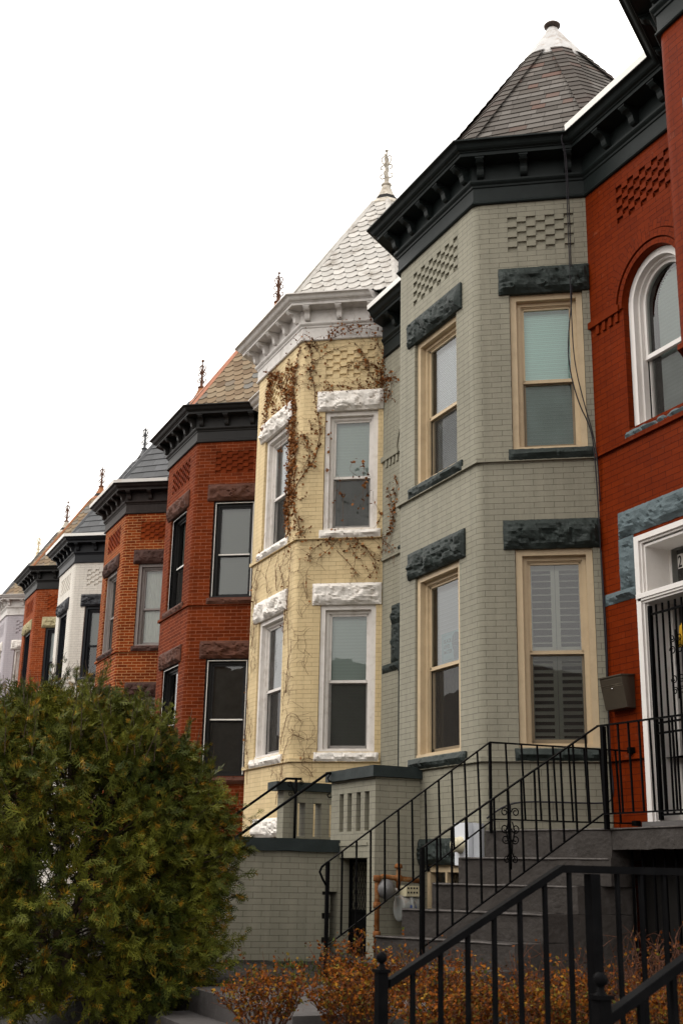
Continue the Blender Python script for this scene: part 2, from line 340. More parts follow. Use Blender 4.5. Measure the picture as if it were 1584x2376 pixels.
def rock(mb, fr, u0, u1, z0, z1, o0=-.02, dep=.115, seed=0, cell=.027, amp=1.0):
    nu = max(3, int((u1-u0)/cell)); nz = max(3, int((z1-z0)/cell)); G = []
    for i in range(nu+1):
        row = []
        for j in range(nz+1):
            u = u0+(u1-u0)*i/nu; z = z0+(z1-z0)*j/nz
            p = Vector((u*4.2+seed*3.1, z*5.5+seed, seed*1.7))
            h = noise.ridged_multi_fractal(p, .9, 2.1, 5, 1.0, 2.0)*.42+noise.noise(p*.8)*.55+noise.noise(p*5)*.16
            vd = noise.voronoi(p*1.15)[0]; h = h*.62+(vd[0]*1.15-.18)*.75
            ed = min(min(i, nu-i)/2.2, min(j, nz-j)/1.8, 1)
            v_ = j/nz; prof = .35+.65*math.sin(math.pi*min(1, v_*.72+.22))
            cr = abs(noise.noise(Vector((u*3.1+seed, z*8.0, seed*2.3))+.35*noise.noise_vector(p*1.5)))
            crack = max(0, 1-cr/.09)*.028*ed
            o = o0+dep*(.26+ed*(.06+amp*.66*max(0, min(1.5, h))*prof))-crack
            e = .006*noise.noise(p*6)
            if i in (0, nu): u += e
            if j in (0, nz): z += e
            row.append((u, o, z))
        G.append(row)
    mb.grid([[fr.P(*q) for q in r] for r in G])
    edge = [G[i][0] for i in range(nu+1)]+[G[nu][j] for j in range(1, nz+1)]+[G[i][nz] for i in range(nu-1, -1, -1)]+[G[0][j] for j in range(nz-1, 0, -1)]
    n = len(edge)
    for k in range(n):
        a, b = edge[k], edge[(k+1) % n]
        mb.face([fr.P(*a), fr.P(*b), fr.P(b[0], o0-.03, b[2]), fr.P(a[0], o0-.03, a[2])])

PROF = [(-.05, ZFR), (.045, ZFR), (.055, ZFR+.012), (.05, ZFR+.03), (.035, ZFR+.045), (.035, ZFR+.06), (.03, ZFR+.062), (.03, 8.035), (.045, 8.045), (.05, 8.065), (.075, 8.085), (.085, 8.1), (.085, 8.125), (.06, 8.13), (.06, 8.34), (.27, 8.34), (.275, 8.335),
        (.285, 8.335), (.285, 8.378), (.30, 8.382), (.305, 8.392), (.318, 8.395), (.335, 8.402), (.352, 8.418), (.362, 8.436), (.372, 8.452), (.39, 8.463), (.412, 8.467), (.42, 8.47), (.42, 8.488), (.2, 8.51), (-.3, 8.52)]
def cornice(pl, mats, root, strip=(), name='cornice'):
    mb = MB(); loops = [pl.off(o) for o, z in PROF]
    for k in range(len(PROF)-1):
        za, zb = PROF[k][1]+pl.dz, PROF[k+1][1]+pl.dz; sm = 19 <= k <= 27
        for i in range(4):
            a, b = loops[k], loops[k+1]
            mb.face([(*a[i], za), (*a[i+1], za), (*b[i+1], zb), (*b[i], zb)], None, 0, sm)
    for e in (0, 4): mb.face([(*loops[k][e], PROF[k][1]+pl.dz) for k in range(len(PROF))])
    o = mb.build(name, mats, root)
    if strip:
        mb = MB(); a = pl.off(.432); b = pl.off(.38); c = pl.off(.425)
        for i in strip:
            z0, z1 = 8.478+pl.dz, 8.555+pl.dz
            for P in ([(*c[i], z0), (*c[i+1], z0), (*a[i+1], z1), (*a[i], z1)], [(*a[i], z1), (*a[i+1], z1), (*b[i+1], z1+.004), (*b[i], z1+.004)], [(*b[i], z0), (*b[i+1], z0), (*b[i+1], z1+.004), (*b[i], z1+.004)]): mb.face(P)
            mb.face([(*c[i], z0), (*a[i], z1), (*b[i], z1), (*b[i], z0)]); mb.face([(*c[i+1], z0), (*a[i+1], z1), (*b[i+1], z1), (*b[i+1], z0)])
        mb.build('gutter_edge', mats[1], root)
    BP = [(.055, 8.335), (.262, 8.335), (.262, 8.305), (.255, 8.295), (.235, 8.278), (.2, 8.27), (.17, 8.255), (.152, 8.228), (.145, 8.195), (.135, 8.165), (.115, 8.145), (.09, 8.138), (.055, 8.138)]
    spots = [(0, .2), (0, .72), (0, 1.24)]+[(1, .07+.45*k) for k in range(5)]+[(2, .3), (2, .85)]+[(3, .27+.5*k) for k in range(3)]
    for i, u in spots:
        mb = MB(); fr = pl.fr[i]; mb.extr(fr, BP, u-.042, u+.042)
        mb.lbox(fr, u-.055, u+.055, .06, .272, 8.312, 8.338)
        for s_ in (-1, 1):
            mb.extr(fr, [(.215+.022*math.cos(a), 8.29+.022*math.sin(a)) for a in [k*math.pi/4 for k in range(8)]], u+s_*.042-.006, u+s_*.042+.006)
        mb.build('bracket', mats[0], root)

def window(pl, fr, u0, u1, z0, z1, mats, root, upper=None, lower=None, screen=True, rail=None, shutter=None, curtain=None, wide=.075, bead=None):
    cas, sash = mats; rail = rail or (z0+z1)/2-.09+.0; mb = MB()
    w = wide
    for a, b, c, d in ((u0+.004, u0+w, z0+.03, z1-w), (u1-w, u1-.004, z0+.03, z1-w), (u0+.004, u1-.004, z1-w, z1-.004)): mb.lbox(fr, a, b, -.135, -.028, c, d)
    mb.lbox(fr, u0+.004, u1-.004, -.135, -.012, z0+.002, z0+.03)
    a, b, c, d = u0+w, u1-w, z0+.03, z1-w; k = .045
    for q in ((a, a+k, c, d-k), (b-k, b, c, d-k), (a, b, d-k, d), ): mb.lbox(fr, q[0], q[1], -.15, -.10, q[2], q[3])
    mb.lbox(fr, a, b, -.15, -.085, c, c+.022)
    m = .011
    for q in ((a+k, a+k+m, c+.02, d-k), (b-k-m, b-k, c+.02, d-k), (a+k, b-k, d-k-m, d-k)): mb.lbox(fr, q[0], q[1], -.15, -.118, q[2], q[3])
    win = mb.build('window', cas, root, bevel=.003)
    if bead:
        q = MB(); e = .014
        for x in ((a-e, a, c, d+e), (b, b+e, c, d+e), (a, b, d, d+e), (a, b, c-e, c)): q.lbox(fr, x[0], x[1], -.06, -.024, x[2], x[3])
        q.lbox(fr, a+.045, b-.045, -.14, -.128, rail-.005, rail+.02)
        q.build('white_bead', bead, win)
    a, b, c, d = a+k, b-k, c+.022, d-k; s = .038
    ms = MB()
    for q in ((a, a+s, rail, d), (b-s, b, rail, d), (a, b, d-s, d), (a, b, rail-.018, rail+.022)): ms.lbox(fr, q[0], q[1], -.165, -.132, q[2], q[3])
    ms.build('sash', sash, win)
    ms = MB()
    for q in ((a, a+s, c, rail), (b-s, b, c, rail), (a, b, c, c+.05), (a, b, rail-.03, rail+.012)): ms.lbox(fr, q[0], q[1], -.205, -.17, q[2], q[3])
    ms.build('sash', sash, win)
    g = MB(); g.face([fr.P(*x) for x in ((a+s-.003, -.148, rail), (b-s+.003, -.148, rail), (b-s+.003, -.148, d-s+.003), (a+s-.003, -.148, d-s+.003))]); g.build('pane', GLASS, win)
    g = MB(); g.face([fr.P(*x) for x in ((a+s-.003, -.188, c+.04), (b-s+.003, -.188, c+.04), (b-s+.003, -.188, rail), (a+s-.003, -.188, rail))]); g.build('pane', GLASS, win)
    if screen:
        g = MB(); g.face([fr.P(*x) for x in ((a+.004, -.16, c), (b-.004, -.16, c), (b-.004, -.16, rail-.018), (a+.004, -.16, rail-.018))]); g.build('insect_screen', SCREEN, win)
    def slats(za, zb, mat_, inset=0.):
        g = MB(); z = zb; step = .024
        while z > za:
            g.face([fr.P(a+inset, -.234, z), fr.P(b-.005, -.234, z), fr.P(b-.005, -.229, z-step*1.05), fr.P(a+inset, -.229, z-step*1.05)]); z -= step
        return g.build('blind', mat_, win)
    if upper: slats(rail+.0, d, upper[0], upper[1] if len(upper) > 1 else .01)
    if lower: slats(c, rail-.001, lower[0], lower[1] if len(lower) > 1 else .01)
    if curtain:
        g = MB(); N = 60; P = []
        for i in range(N+1):
            u = a+curtain[1]+(b-a-.01-curtain[1])*i/N; P.append([fr.P(u, -.26+.012*math.sin(i*1.1)+.006*math.sin(i*2.7), z) for z in (c, (c+d)/2, d)])
        g.grid(P, True); g.build('curtain', curtain[0], win)
    if shutter:
        g = MB(); mid = (a+b)/2; st = .045
        for (la, lb) in ((a, mid-.002), (mid+.002, b)):
            for q in ((la, la+st, c, d), (lb-st, lb, c, d)): g.lbox(fr, q[0], q[1], -.262, -.235, q[2], q[3])
            for zz in (c, rail-.075, rail+.01, d-.08): g.lbox(fr, la+st, lb-st, -.262, -.235, zz, zz+.07)
            for (za, zb) in ((c+.075, rail-.08), (rail+.085, d-.085)):
                n = int((zb-za)/.072)
                for i in range(n):
                    z = za+(i+.5)*(zb-za)/n
                    tl = .006 if za > rail else .017
                    oa, ob = -.235, -.262
                    g.hexa([fr.P(la+st, oa, z-tl), fr.P(lb-st, oa, z-tl), fr.P(lb-st, ob, z+tl), fr.P(la+st, ob, z+tl),
                            fr.P(la+st, oa, z-tl+.007), fr.P(lb-st, oa, z-tl+.007), fr.P(lb-st, ob, z+tl+.007), fr.P(la+st, ob, z+tl+.007)])
        g.build('shutter', shutter, win)
    return win

def roof(pl, root, spec):
    cx, cy, zb = pl.x0-1.80, YW+.9012, 8.50+pl.dz; rin = 2.2; apex = 11.8+pl.dz; Rc = rin/math.cos(math.pi/8)
    base = [(cx+Rc*math.cos(math.pi/8+k*math.pi/4), cy+Rc*math.sin(math.pi/8+k*math.pi/4)) for k in range(8)]
    core = MB(); tiles = MB(); P = Vector((cx, cy, apex)); zc = apex-(.66 if spec['cap'] == 'knob' else .50)
    fcap = (zc-zb)/(apex-zb)
    for k in range(8):
        a = Vector((*base[k], zb)); b = Vector((*base[(k+1) % 8], zb))
        core.face([a, b, P])
        if ((a+b)/2).y > cy+1.2: pass
        m = (a+b)/2; sl = (P-m); Ls = sl.length; sd_ = sl/Ls; ud = (b-a).normalized(); nd = ud.cross(sd_).normalized()
        half = (b-a).length/2; h = spec['h']; w = spec['w']; rows = int(Ls*fcap/h)
        for r_ in range(rows+1):
            s0 = r_*h; s1 = min(s0+h*1.25, Ls*fcap+.05); hw0 = half*(1-s0/Ls)+.008; hw1 = half*(1-s1/Ls)+.008
            x = -hw0-((r_ % 2)*.5+.1*random.random()*(spec['kind'] == 'rect'))*w
            while x < hw0:
                x1 = x+w*(1 if spec['kind'] != 'asph' else random.choice((.6, .8, 1, 1.2)))
                g_ = .0018
                lo, hi = x+g_, x1-g_; jl = random.uniform(-.004, .004)
                lift = spec['lift']
                def Q(xx, ss, o, h0=hw0):
                    lim = half*(1-ss/Ls)+.008; xx = max(-lim, min(lim, xx)); return m+ud*xx+sd_*ss+nd*o
                if spec['kind'] == 'scale' and not (spec.get('plain0') and r_ < 1):
                    wd = hi-lo; pts = [(lo, s1, .002), (lo, s0+h*.42, lift*.7), (lo+wd*.14, s0+h*.18, lift*.9), (lo+wd*.34, s0+jl, lift), (hi-wd*.34, s0+jl, lift), (hi-wd*.14, s0+h*.18, lift*.9), (hi, s0+h*.42, lift*.7), (hi, s1, .002)]
                else:
                    pts = [(lo, s1, .002), (lo, s0+jl, lift), (hi, s0+jl, lift), (hi, s1, .002)]
                if min(hi, hw0)-max(lo, -hw0) > .012:
                    top = [Q(*q) for q in pts]; kk = len(tiles.v); nn = len(top)
                    low = [Q(q[0], q[1], q[2]-.012) for q in pts[1:-1]]
                    tiles.v += [tuple(v) for v in top+low]; tiles.f.append(tuple(range(kk, kk+nn))); tiles.uv += [(0, 0)]*nn; tiles.mi.append(0); tiles.sm.append(False)
                    for i in range(1, nn-2):
                        tiles.f.append((kk+i, kk+nn+i-1, kk+nn+i, kk+i+1)); tiles.uv += [(0, 0)]*4; tiles.mi.append(0); tiles.sm.append(False)
                x = x1
    rf = tiles.build('turret_roof', spec['mat'], root); core.build('roof_deck', DARK, rf)
    hip = MB()
    for k in range(8):
        a = Vector((*base[k], zb)); d = (P-a); Lh = d.length; d /= Lh; out = Vector((a.x-cx, a.y-cy, 0)).normalized(); nrm = (out-d*out.dot(d)).normalized(); sx = d.cross(nrm)
        if spec.get('hipflat'):
            s = 0.; hw = .15
            while s < Lh*fcap-.02:
                e = min(s+.16, Lh*fcap)
                L0, L1 = s-.02, e+.03
                q = [a+d*L0+nrm*.034, a+d*L0+sx*hw+nrm*.005, a+d*L1+sx*hw-nrm*.012, a+d*L1+nrm*.018]; hip.face(q)
                q = [a+d*L0+nrm*.034, a+d*L0-sx*hw+nrm*.005, a+d*L1-sx*hw-nrm*.012, a+d*L1+nrm*.018]; hip.face(q)
                q = [a+d*L0+nrm*.034, a+d*L0+sx*hw+nrm*.005, a+d*L0+sx*hw-nrm*.012, a+d*L0+nrm*.02, a+d*L0-sx*hw-nrm*.012, a+d*L0-sx*hw+nrm*.005]; hip.face(q)
                s += .16
        elif spec.get('hip'):
            w_ = .05
            hip.hexa([a+sx*w_, a-sx*w_, a-sx*w_*.6-nrm*.03, a+sx*w_*.6-nrm*.03]+[q+d*Lh*fcap for q in (a+sx*w_, a-sx*w_, a-sx*w_*.6-nrm*.03, a+sx*w_*.6-nrm*.03)])
            hip.face([a+sx*w_, a+nrm*.035, a+nrm*.035+d*Lh*fcap, a+sx*w_+d*Lh*fcap]); hip.face([a-sx*w_, a+nrm*.035, a+nrm*.035+d*Lh*fcap, a-sx*w_+d*Lh*fcap])
    if hip.v: hip.build('hip_ridge', spec['hipmat'], rf)
    rc = (apex-zc)/(apex-zb)*rin; capm = MB()
    def octring(r, z): return [(cx+r/math.cos(math.pi/8)*math.cos(math.pi/8+k*math.pi/4), cy+r/math.cos(math.pi/8)*math.sin(math.pi/8+k*math.pi/4), z) for k in range(9)]
    if spec['cap'] == 'knob':
        pr = [(rc+.055, zc-.16), (rc+.075, zc-.10), (rc+.06, zc-.07), (rc+.03, zc+.0), (.10, apex-.05), (.07, apex+.02)]
        capm.grid([octring(r, z) for r, z in pr]); capm.build('roof_cap', spec['capmat'], rf)
        f = MB(); f.lathe((cx, cy, 0), [(.05, apex), (.05, apex+.03), (.07, apex+.045), (.115, apex+.06), (.12, apex+.08), (.10, apex+.10), (.045, apex+.115), (0, apex+.12)], 20); f.build('finial', spec['finmat'], rf)
    else:
        pr = [(rc+.03, zc-.02), (rc+.06, zc+.01), (rc+.05, zc+.05), (rc*.62, zc+.22), (.085, apex-.03), (.06, apex+.02)]
        if spec['cap'] == 'tall': pr = [(rc+.03, zc-.05), (rc+.03, zc), (rc*.6, zc+.18), (.11, apex-.12), (.06, apex+.02)]
        capm.grid([octring(r, z) for r, z in pr]); capm.build('roof_cap', spec['capmat'], rf)
        zt = apex+.75; f = MB(); hd = spec.get('head', 'cup')
        f.lathe((cx, cy, 0), [(.05, apex-.02), (.085, apex), (.10, apex+.02), (.085, apex+.045), (.045, apex+.06), (.042, apex+.08), (.034, apex+.3), (.03, zt-.3), (.018, zt-.1), (.012, zt-.02)]
                + ([(.03, zt-.01), (.035, zt+.01), (0, zt+.02)] if hd == 'cup' else [(.03, zt), (.042, zt+.03), (.03, zt+.06), (0, zt+.07)] if hd == 'ball' else [(0, zt+.12)]), 12)
        def scroll(z, r, ang, flip):
            pts = []
            for i in range(15):
                th = math.pi*(1.0-1.55*i/14); rr = r*(1-.25*i/14); q = (r+rr*math.cos(th))*1.0+.02; zz = z+flip*rr*math.sin(th)
                pts.append((cx+q*math.cos(ang), cy+q*math.sin(ang), zz))
            f.tube(pts, .012, 5)
        for k in range(4):
            ang = k*math.pi/2+.75
            scroll(apex+.22, .055, ang, -1); scroll(apex+.40, .05, ang, 1)
            pts = [(cx+.02*math.cos(ang), cy+.02*math.sin(ang), apex+.42)]+[(cx+q*math.cos(ang), cy+q*math.sin(ang), apex+z) for q, z in ((.06, .48), (.09, .54), (.098, .59), (.08, .63), (.05, .64), (.03, .62))]
            f.tube(pts, .012, 5)
        f.build('finial', spec['finmat'], rf)

def arch_recess(pl, root, M, holes_only=False):
    fr = pl.rec; zc, r, uc = 6.09, .5, .73
    mb = MB(); K = 20; off = .015; zt = zc+r+.03; u0, u1 = uc-r, uc+r
    arc = [(uc+r*math.cos(math.pi*(1-k/K)), zc+r*math.sin(math.pi*(1-k/K))) for k in range(K+1)]
    for (a, za), (b, zb) in zip(arc, arc[1:]):
        mb.face([fr.P(a, off, za), fr.P(b, off, zb), fr.P(b, off, zt), fr.P(a, off, zt)], [(pl.ub3+a, za+VO), (pl.ub3+b, zb+VO), (pl.ub3+b, zt+VO), (pl.ub3+a, zt+VO)])
        mb.face([fr.P(a, off, za), fr.P(b, off, zb), fr.P(b, off-.2, zb), fr.P(a, off-.2, za)], [(.03, .03)]*4)
    def ring(ra, rb, o):
        N = 30; zz = zc-.0
        pa = [(uc-ra, ZB2+1.66), *[(uc+ra*math.cos(math.pi*(1-k/N)), zc+ra*math.sin(math.pi*(1-k/N))) for k in range(N+1)]]
        pb = [(uc-rb, ZB2+1.66), *[(uc+rb*math.cos(math.pi*(1-k/N)), zc+rb*math.sin(math.pi*(1-k/N))) for k in range(N+1)]]
        pa = pa[1:]; pb = pb[1:]; rm = (ra+rb)/2
        for k in range(N):
            a, b, c, d = pa[k], pa[k+1], pb[k+1], pb[k]; t0, t1 = rm*math.pi*k/N, rm*math.pi*(k+1)/N
            mb.face([fr.P(a[0], o, a[1]), fr.P(b[0], o, b[1]), fr.P(c[0], o, c[1]), fr.P(d[0], o, d[1])], [(.06, t0), (.06, t1), (.16, t1), (.16, t0)])
            for p, q in ((a, b), (d, c)): mb.face([fr.P(p[0], o, p[1]), fr.P(q[0], o, q[1]), fr.P(q[0], .012, q[1]), fr.P(p[0], .012, p[1])], [(.06, .03)]*4)
    ring(.503, .566, .036); ring(.582, .668, .05); ring(.684, .79, .034)
    # impost band with little corbels
    for ua, ub_ in ((uc+.55, 1.834), (.0, uc-.55)):
        mb.lbox(fr, ua, ub_, .0, .052, 6.075, 6.155)
        n = int((ub_-ua)/.115)
        for k in range(n): mb.lbox(fr, ua+.03+k*.115, ua+.085+k*.115, .0, .036, 5.965, 6.0749)
    for q in range(len(mb.uv)):
        pass
    mb.build('arch', M['wall'], root)
    # arched window
    win = MB(); K = 24
    def archband(m, ra, rb, o0, o1, z0):
        pa = [(uc-ra, z0)]+[(uc+ra*math.cos(math.pi*(1-k/K)), zc+ra*math.sin(math.pi*(1-k/K))) for k in range(K+1)]+[(uc+ra, z0)]
        pb = [(uc-rb, z0)]+[(uc+rb*math.cos(math.pi*(1-k/K)), zc+rb*math.sin(math.pi*(1-k/K))) for k in range(K+1)]+[(uc+rb, z0)]
        for k in range(len(pa)-1):
            a, b, c, d = pa[k], pa[k+1], pb[k+1], pb[k]
            m.face([fr.P(a[0], o1, a[1]), fr.P(b[0], o1, b[1]), fr.P(c[0], o1, c[1]), fr.P(d[0], o1, d[1])])
            m.face([fr.P(a[0], o1, a[1]), fr.P(b[0], o1, b[1]), fr.P(b[0], o0, b[1]), fr.P(a[0], o0, a[1])])
            m.face([fr.P(d[0], o1, d[1]), fr.P(c[0], o1, c[1]), fr.P(c[0], o0, c[1]), fr.P(d[0], o0, d[1])])
    z0 = 4.655
    archband(win, .495, .415, -.17, -.055, z0); archband(win, .415, .385, -.19, -.12, z0)
    win.lbox(fr, uc-.42, uc+.42, -.19, -.06, z0, z0+.04)
    w = win.build('window', M['sashw'], root)
    s = MB(); archband(s, .385, .345, -.22, -.165, 5.47); s.lbox(fr, uc-.385, uc+.385, -.215, -.16, 5.45, 5.50)
    s.lbox(fr, uc-.385, uc-.345, -.25, -.21, z0+.04, 5.45); s.lbox(fr, uc+.345, uc+.385, -.25, -.21, z0+.04, 5.45); s.lbox(fr, uc-.345, uc+.345, -.25, -.21, z0+.04, z0+.09)
    s.build('sash', M['sashw'], w)
    g = MB(); g.face([fr.P(uc+q[0], -.19, zc+q[1]) for q in ([(-.35, 5.48-zc)]+[(.35*math.cos(math.pi*(1-k/K)), .35*math.sin(math.pi*(1-k/K))) for k in range(K+1)]+[(.35, 5.48-zc)])[::-1]]); g.build('pane', GLASS, w)
    g = MB(); g.face([fr.P(u, -.23, z) for u, z in ((uc-.35, z0+.05), (uc+.35, z0+.05), (uc+.35, 5.47), (uc-.35, 5.47))]); g.build('pane', GLASS, w)
    g = MB(); g.face([fr.P(u, -.2, z) for u, z in ((uc-.36, z0+.05), (uc+.36, z0+.05), (uc+.36, 5.455), (uc-.36, 5.455))]); g.build('insect_screen', SCREEN, w)
    g = MB(); z = 6.42
    while z > z0+.05:
        hw = .345 if z < zc else math.sqrt(max(.0, .345**2-(z-zc)**2))
        if hw > .05: g.face([fr.P(uc-hw, -.28, z), fr.P(uc+hw-.07, -.28, z), fr.P(uc+hw-.07, -.292, z-.025), fr.P(uc-hw, -.292, z-.025)])
        z -= .024
    g.build('blind', M['blindw'], w)
    # stones
    def stone(name, *a, **k):
        q = MB(); rock(q, fr, *a, **k); q.build(name, M['doorstone'], root)
    stone('sill', uc-.63, uc+.6, 4.545, 4.655, seed=pl.n+31, dep=.09)
    stone('lintel', .02, 1.515, 3.50, 3.785, seed=pl.n+41, dep=.10)
    stone('jamb_stone', 1.272, 1.53, 2.945, 3.497, seed=pl.n+51, dep=.09); stone('jamb_stone', .02, .185, 2.945, 3.497, seed=pl.n+56, dep=.09)
    stone('jamb_stone', 1.265, 1.80, 2.82, 2.942, seed=pl.n+61, dep=.1); stone('jamb_stone', .01, .19, 2.82, 2.942, seed=pl.n+66, dep=.1)
    # door frame, transom, door
    a, b, z0, z1 = .212, 1.248, .56, 3.455
    d = MB()
    for q in ((a+.003, a+.075, z0, z1-.06), (b-.075, b-.003, z0, z1-.06), (a+.003, b-.003, z1-.06, z1-.003)): d.lbox(fr, q[0], q[1], -.12, .03, q[2], q[3])
    for q in ((a+.075, a+.10, z0, z1-.085), (b-.10, b-.075, z0, z1-.085), (a+.075, b-.075, z1-.085, z1-.06)): d.lbox(fr, q[0], q[1], -.12, .005, q[2], q[3])
    d.lbox(fr, a+.01, b-.01, -.38, .042, 2.785, 2.835); d.lbox(fr, a+.03, b-.03, -.38, .03, 2.76, 2.785); d.lbox(fr, a+.03, b-.03, -.38, .012, 2.735, 2.76)
    for q in ((a+.10, a+.125), (b-.125, b-.10)): d.lbox(fr, q[0], q[1], -.40, -.02, z0, z1-.1)
    d.lbox(fr, a+.125, b-.125, -.40, -.02, z1-.125, z1-.1); 
    for q in ((a+.125, a+.16), (b-.16, b-.125)): d.lbox(fr, q[0], q[1], -.40, -.32, 2.835, z1-.125)
    d.lbox(fr, a+.125, a+.2, -.4, -.26, z0, 2.73); d.lbox(fr, b-.2, b-.125, -.4, -.26, z0, 2.73)
    df = d.build('door_frame', M['doorframe'], root, bevel=.003)
    g = MB(); g.face([fr.P(u, -.33, z) for u, z in ((a+.15, 2.83), (b-.15, 2.83), (b-.15, z1-.12), (a+.15, z1-.12))]); g.build('transom_pane', GLASS, df)
    g = MB(); g.lbox(fr, a+.2, b-.2, -.40, -.345, z0+.01, 2.725)
    for q in ((z0+.2, 1.2), (1.35, 2.5)):
        for e in ((a+.28, a+.46), (b-.46, b-.28)): g.lbox(fr, e[0], e[1], -.347, -.335, q[0], q[1])
    dr = g.build('door', M['door'], root, bevel=.004)
    g = MB(); g.lathe(fr.P(b-.27, -.31, 1.55), [(0, -.03), (.03, -.028), (.035, 0), (.02, .015), (.02, .04)], 14, 'y'); g.build('handle', M['brass'], dr)
    g = MB(); g.lbox(fr, a, b, -.4, .10, z0-.06, z0+.0); g.build('threshold', M['threshold'], root)
    return a, b

def house(n, M, spec, root, label_parts=None, strip=(), roofspec=None, basement=False, full=True):
    pl = Plan(n)
    oc = [.09, .93, 4.66, 6.598, 'hole']; ol = [.09, .93, 1.33, 3.497, 'hole']; fc = [.44, 1.495, 4.66, 6.598, 'hole']; fl = [.44, 1.495, 1.33, 3.497, 'hole']
    top = {0: [oc, (.156, .934, 7.155, 7.6205, 'pocket', 7, 7)], 1: [fc, (.394, 1.541, 7.155, 7.6205, 'pocket', 11, 7)], 2: [(.39, 1.23, 4.66, 6.575, 'hole')],
           3: [(.23, 1.23, 4.66, 6.62, 'hole'), (.108, 1.255, 7.155, 7.6205, 'pocket', 11, 7)]}
    mid = {0: [ol], 1: [fl], 2: [(.39, 1.23, 1.33, 3.49, 'hole')], 3: [(.212, 1.248, .5, 3.46, 'hole')]}
    bas = {3: [(.212, 1.248, .5, 3.46, 'hole')]}
    if basement: bas[1] = [(.42, 1.30, -.62, .14, 'hole')]
    mb = MB(); wallstrip(mb, pl, -1.2-pl.dz, ZB1, -.012, bas); wallstrip(mb, pl, ZB1, ZB2, .0, mid); wallstrip(mb, pl, ZB2, ZFR+.05, .015, top)
    ledge(mb, pl, ZB1, -.012, .022); ledge(mb, pl, ZB2, .0, .036)
    # projecting belt courses
    for zz, oo, bb in ((ZB1, .022, 0.), (ZB2, .036, .015)):
        a = pl.off(oo); c = pl.off(bb); lens = 0
        for i in range(4):
            l = math.dist(a[i], a[i+1])
            if i == 3 and zz == ZB1:
                fr = pl.rec
                for ua, ubb in ((0, .212), (1.248, 1.834)):
                    mb.face([fr.P(ua, oo, zz), fr.P(ubb, oo, zz), fr.P(ubb, oo, zz+.05), fr.P(ua, oo, zz+.05)], [(ua, zz+VO), (ubb, zz+VO), (ubb, zz+.05+VO), (ua, zz+.05+VO)])
                    mb.face([fr.P(ua, oo, zz+.05), fr.P(ubb, oo, zz+.05), fr.P(ubb, bb, zz+.056), fr.P(ua, bb, zz+.056)]); mb.face([fr.P(ua, oo, zz), fr.P(ubb, oo, zz), fr.P(ubb, bb-.012, zz), fr.P(ua, bb-.012, zz)])
                    for e in (ua, ubb): mb.face([fr.P(e, oo, zz), fr.P(e, bb-.012, zz), fr.P(e, bb-.012, zz+.056), fr.P(e, oo, zz+.05)])
                continue
            uv = [(lens, zz+VO), (lens+l, zz+VO), (lens+l, zz+.0665+VO), (lens, zz+.0665+VO)]
            gaps = [0, 1]
            mb.face([(*a[i], zz+pl.dz), (*a[i+1], zz+pl.dz), (*a[i+1], zz+.05+pl.dz), (*a[i], zz+.05+pl.dz)], uv)
            mb.face([(*a[i], zz+.05+pl.dz), (*a[i+1], zz+.05+pl.dz), (*c[i+1], zz+.056+pl.dz), (*c[i], zz+.056+pl.dz)], uv); lens += l
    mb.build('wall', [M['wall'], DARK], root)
    # party walls and roof behind
    mb = MB(); x = pl.x0; z = 8.50+pl.dz
    mb.face([(x, YW-.05, z), (x-W, YW-.05, z), (x-W, YW+9, z-.25), (x, YW+9, z-.25)]); mb.build('flat_roof', M['flat'], root)
    mb = MB(); mb.face([(x-.003, YW, -1.2), (x-.003, YW+9, -1.2), (x-.003, YW+9, z-.03), (x-.003, YW, z-.03)]); mb.face([(x-W+.003, YW, -1.2), (x-W+.003, YW+9, -1.2), (x-W+.003, YW+9, z-.03), (x-W+.003, YW, z-.03)])
    mb.face([(x, YW+9, -1.2), (x-W, YW+9, -1.2), (x-W, YW+9, z-.03), (x, YW+9, z-.03)]); mb.build('party_wall', M['wall'], root)
    cornice(pl, [M['trim'], M['strip']], root, strip)
    for fr, lu, su in ((pl.cant, (.005, 1.055), (.03, .975)), (pl.front, (.295, 1.66), (.31, 1.63))):
        for k, (zl0, zl1, zs0, zs1) in enumerate(((6.59, 6.925, 4.525, 4.652), (3.49, 3.82, 1.19, 1.318))):
            if not full and k: continue
            q = MB(); rock(q, fr, lu[0], lu[1], zl0, zl1, o0=(.012 if k == 0 else -.006), seed=n*7.3+k*3.1+lu[1]*5, amp=spec.get('rockamp', 1)); q.build('lintel', M['stone'], root)
            q = MB(); rock(q, fr, su[0], su[1], zs0, zs1, o0=(.015 if k == 0 else .0), seed=n*5.3+k*4.7+su[1]*9, dep=.085, amp=spec.get('rockamp', 1)); q.build('sill', M['stone'], root)
    ws = spec['windows']; W_ = (M['casing'], M['sash']); wd = spec.get('wide', .075); bd = spec.get('bead')
    window(pl, pl.cant, .09, .93, 4.66, 6.598, W_, root, rail=5.53, wide=wd, bead=bd, **ws.get('cu', {})); window(pl, pl.cant, .09, .93, 1.33, 3.497, W_, root, rail=2.36, wide=wd, bead=bd, **ws.get('cl', {}))
    window(pl, pl.front, .44, 1.495, 4.66, 6.598, W_, root, rail=5.53, wide=wd, bead=bd, **ws.get('fu', {})); window(pl, pl.front, .44, 1.495, 1.33, 3.497, W_, root, rail=2.36, wide=wd, bead=bd, **ws.get('fl', {}))
    if n <= 0: arch_recess(pl, root, M)
    if roofspec: roof(pl, root, roofspec)
    return pl

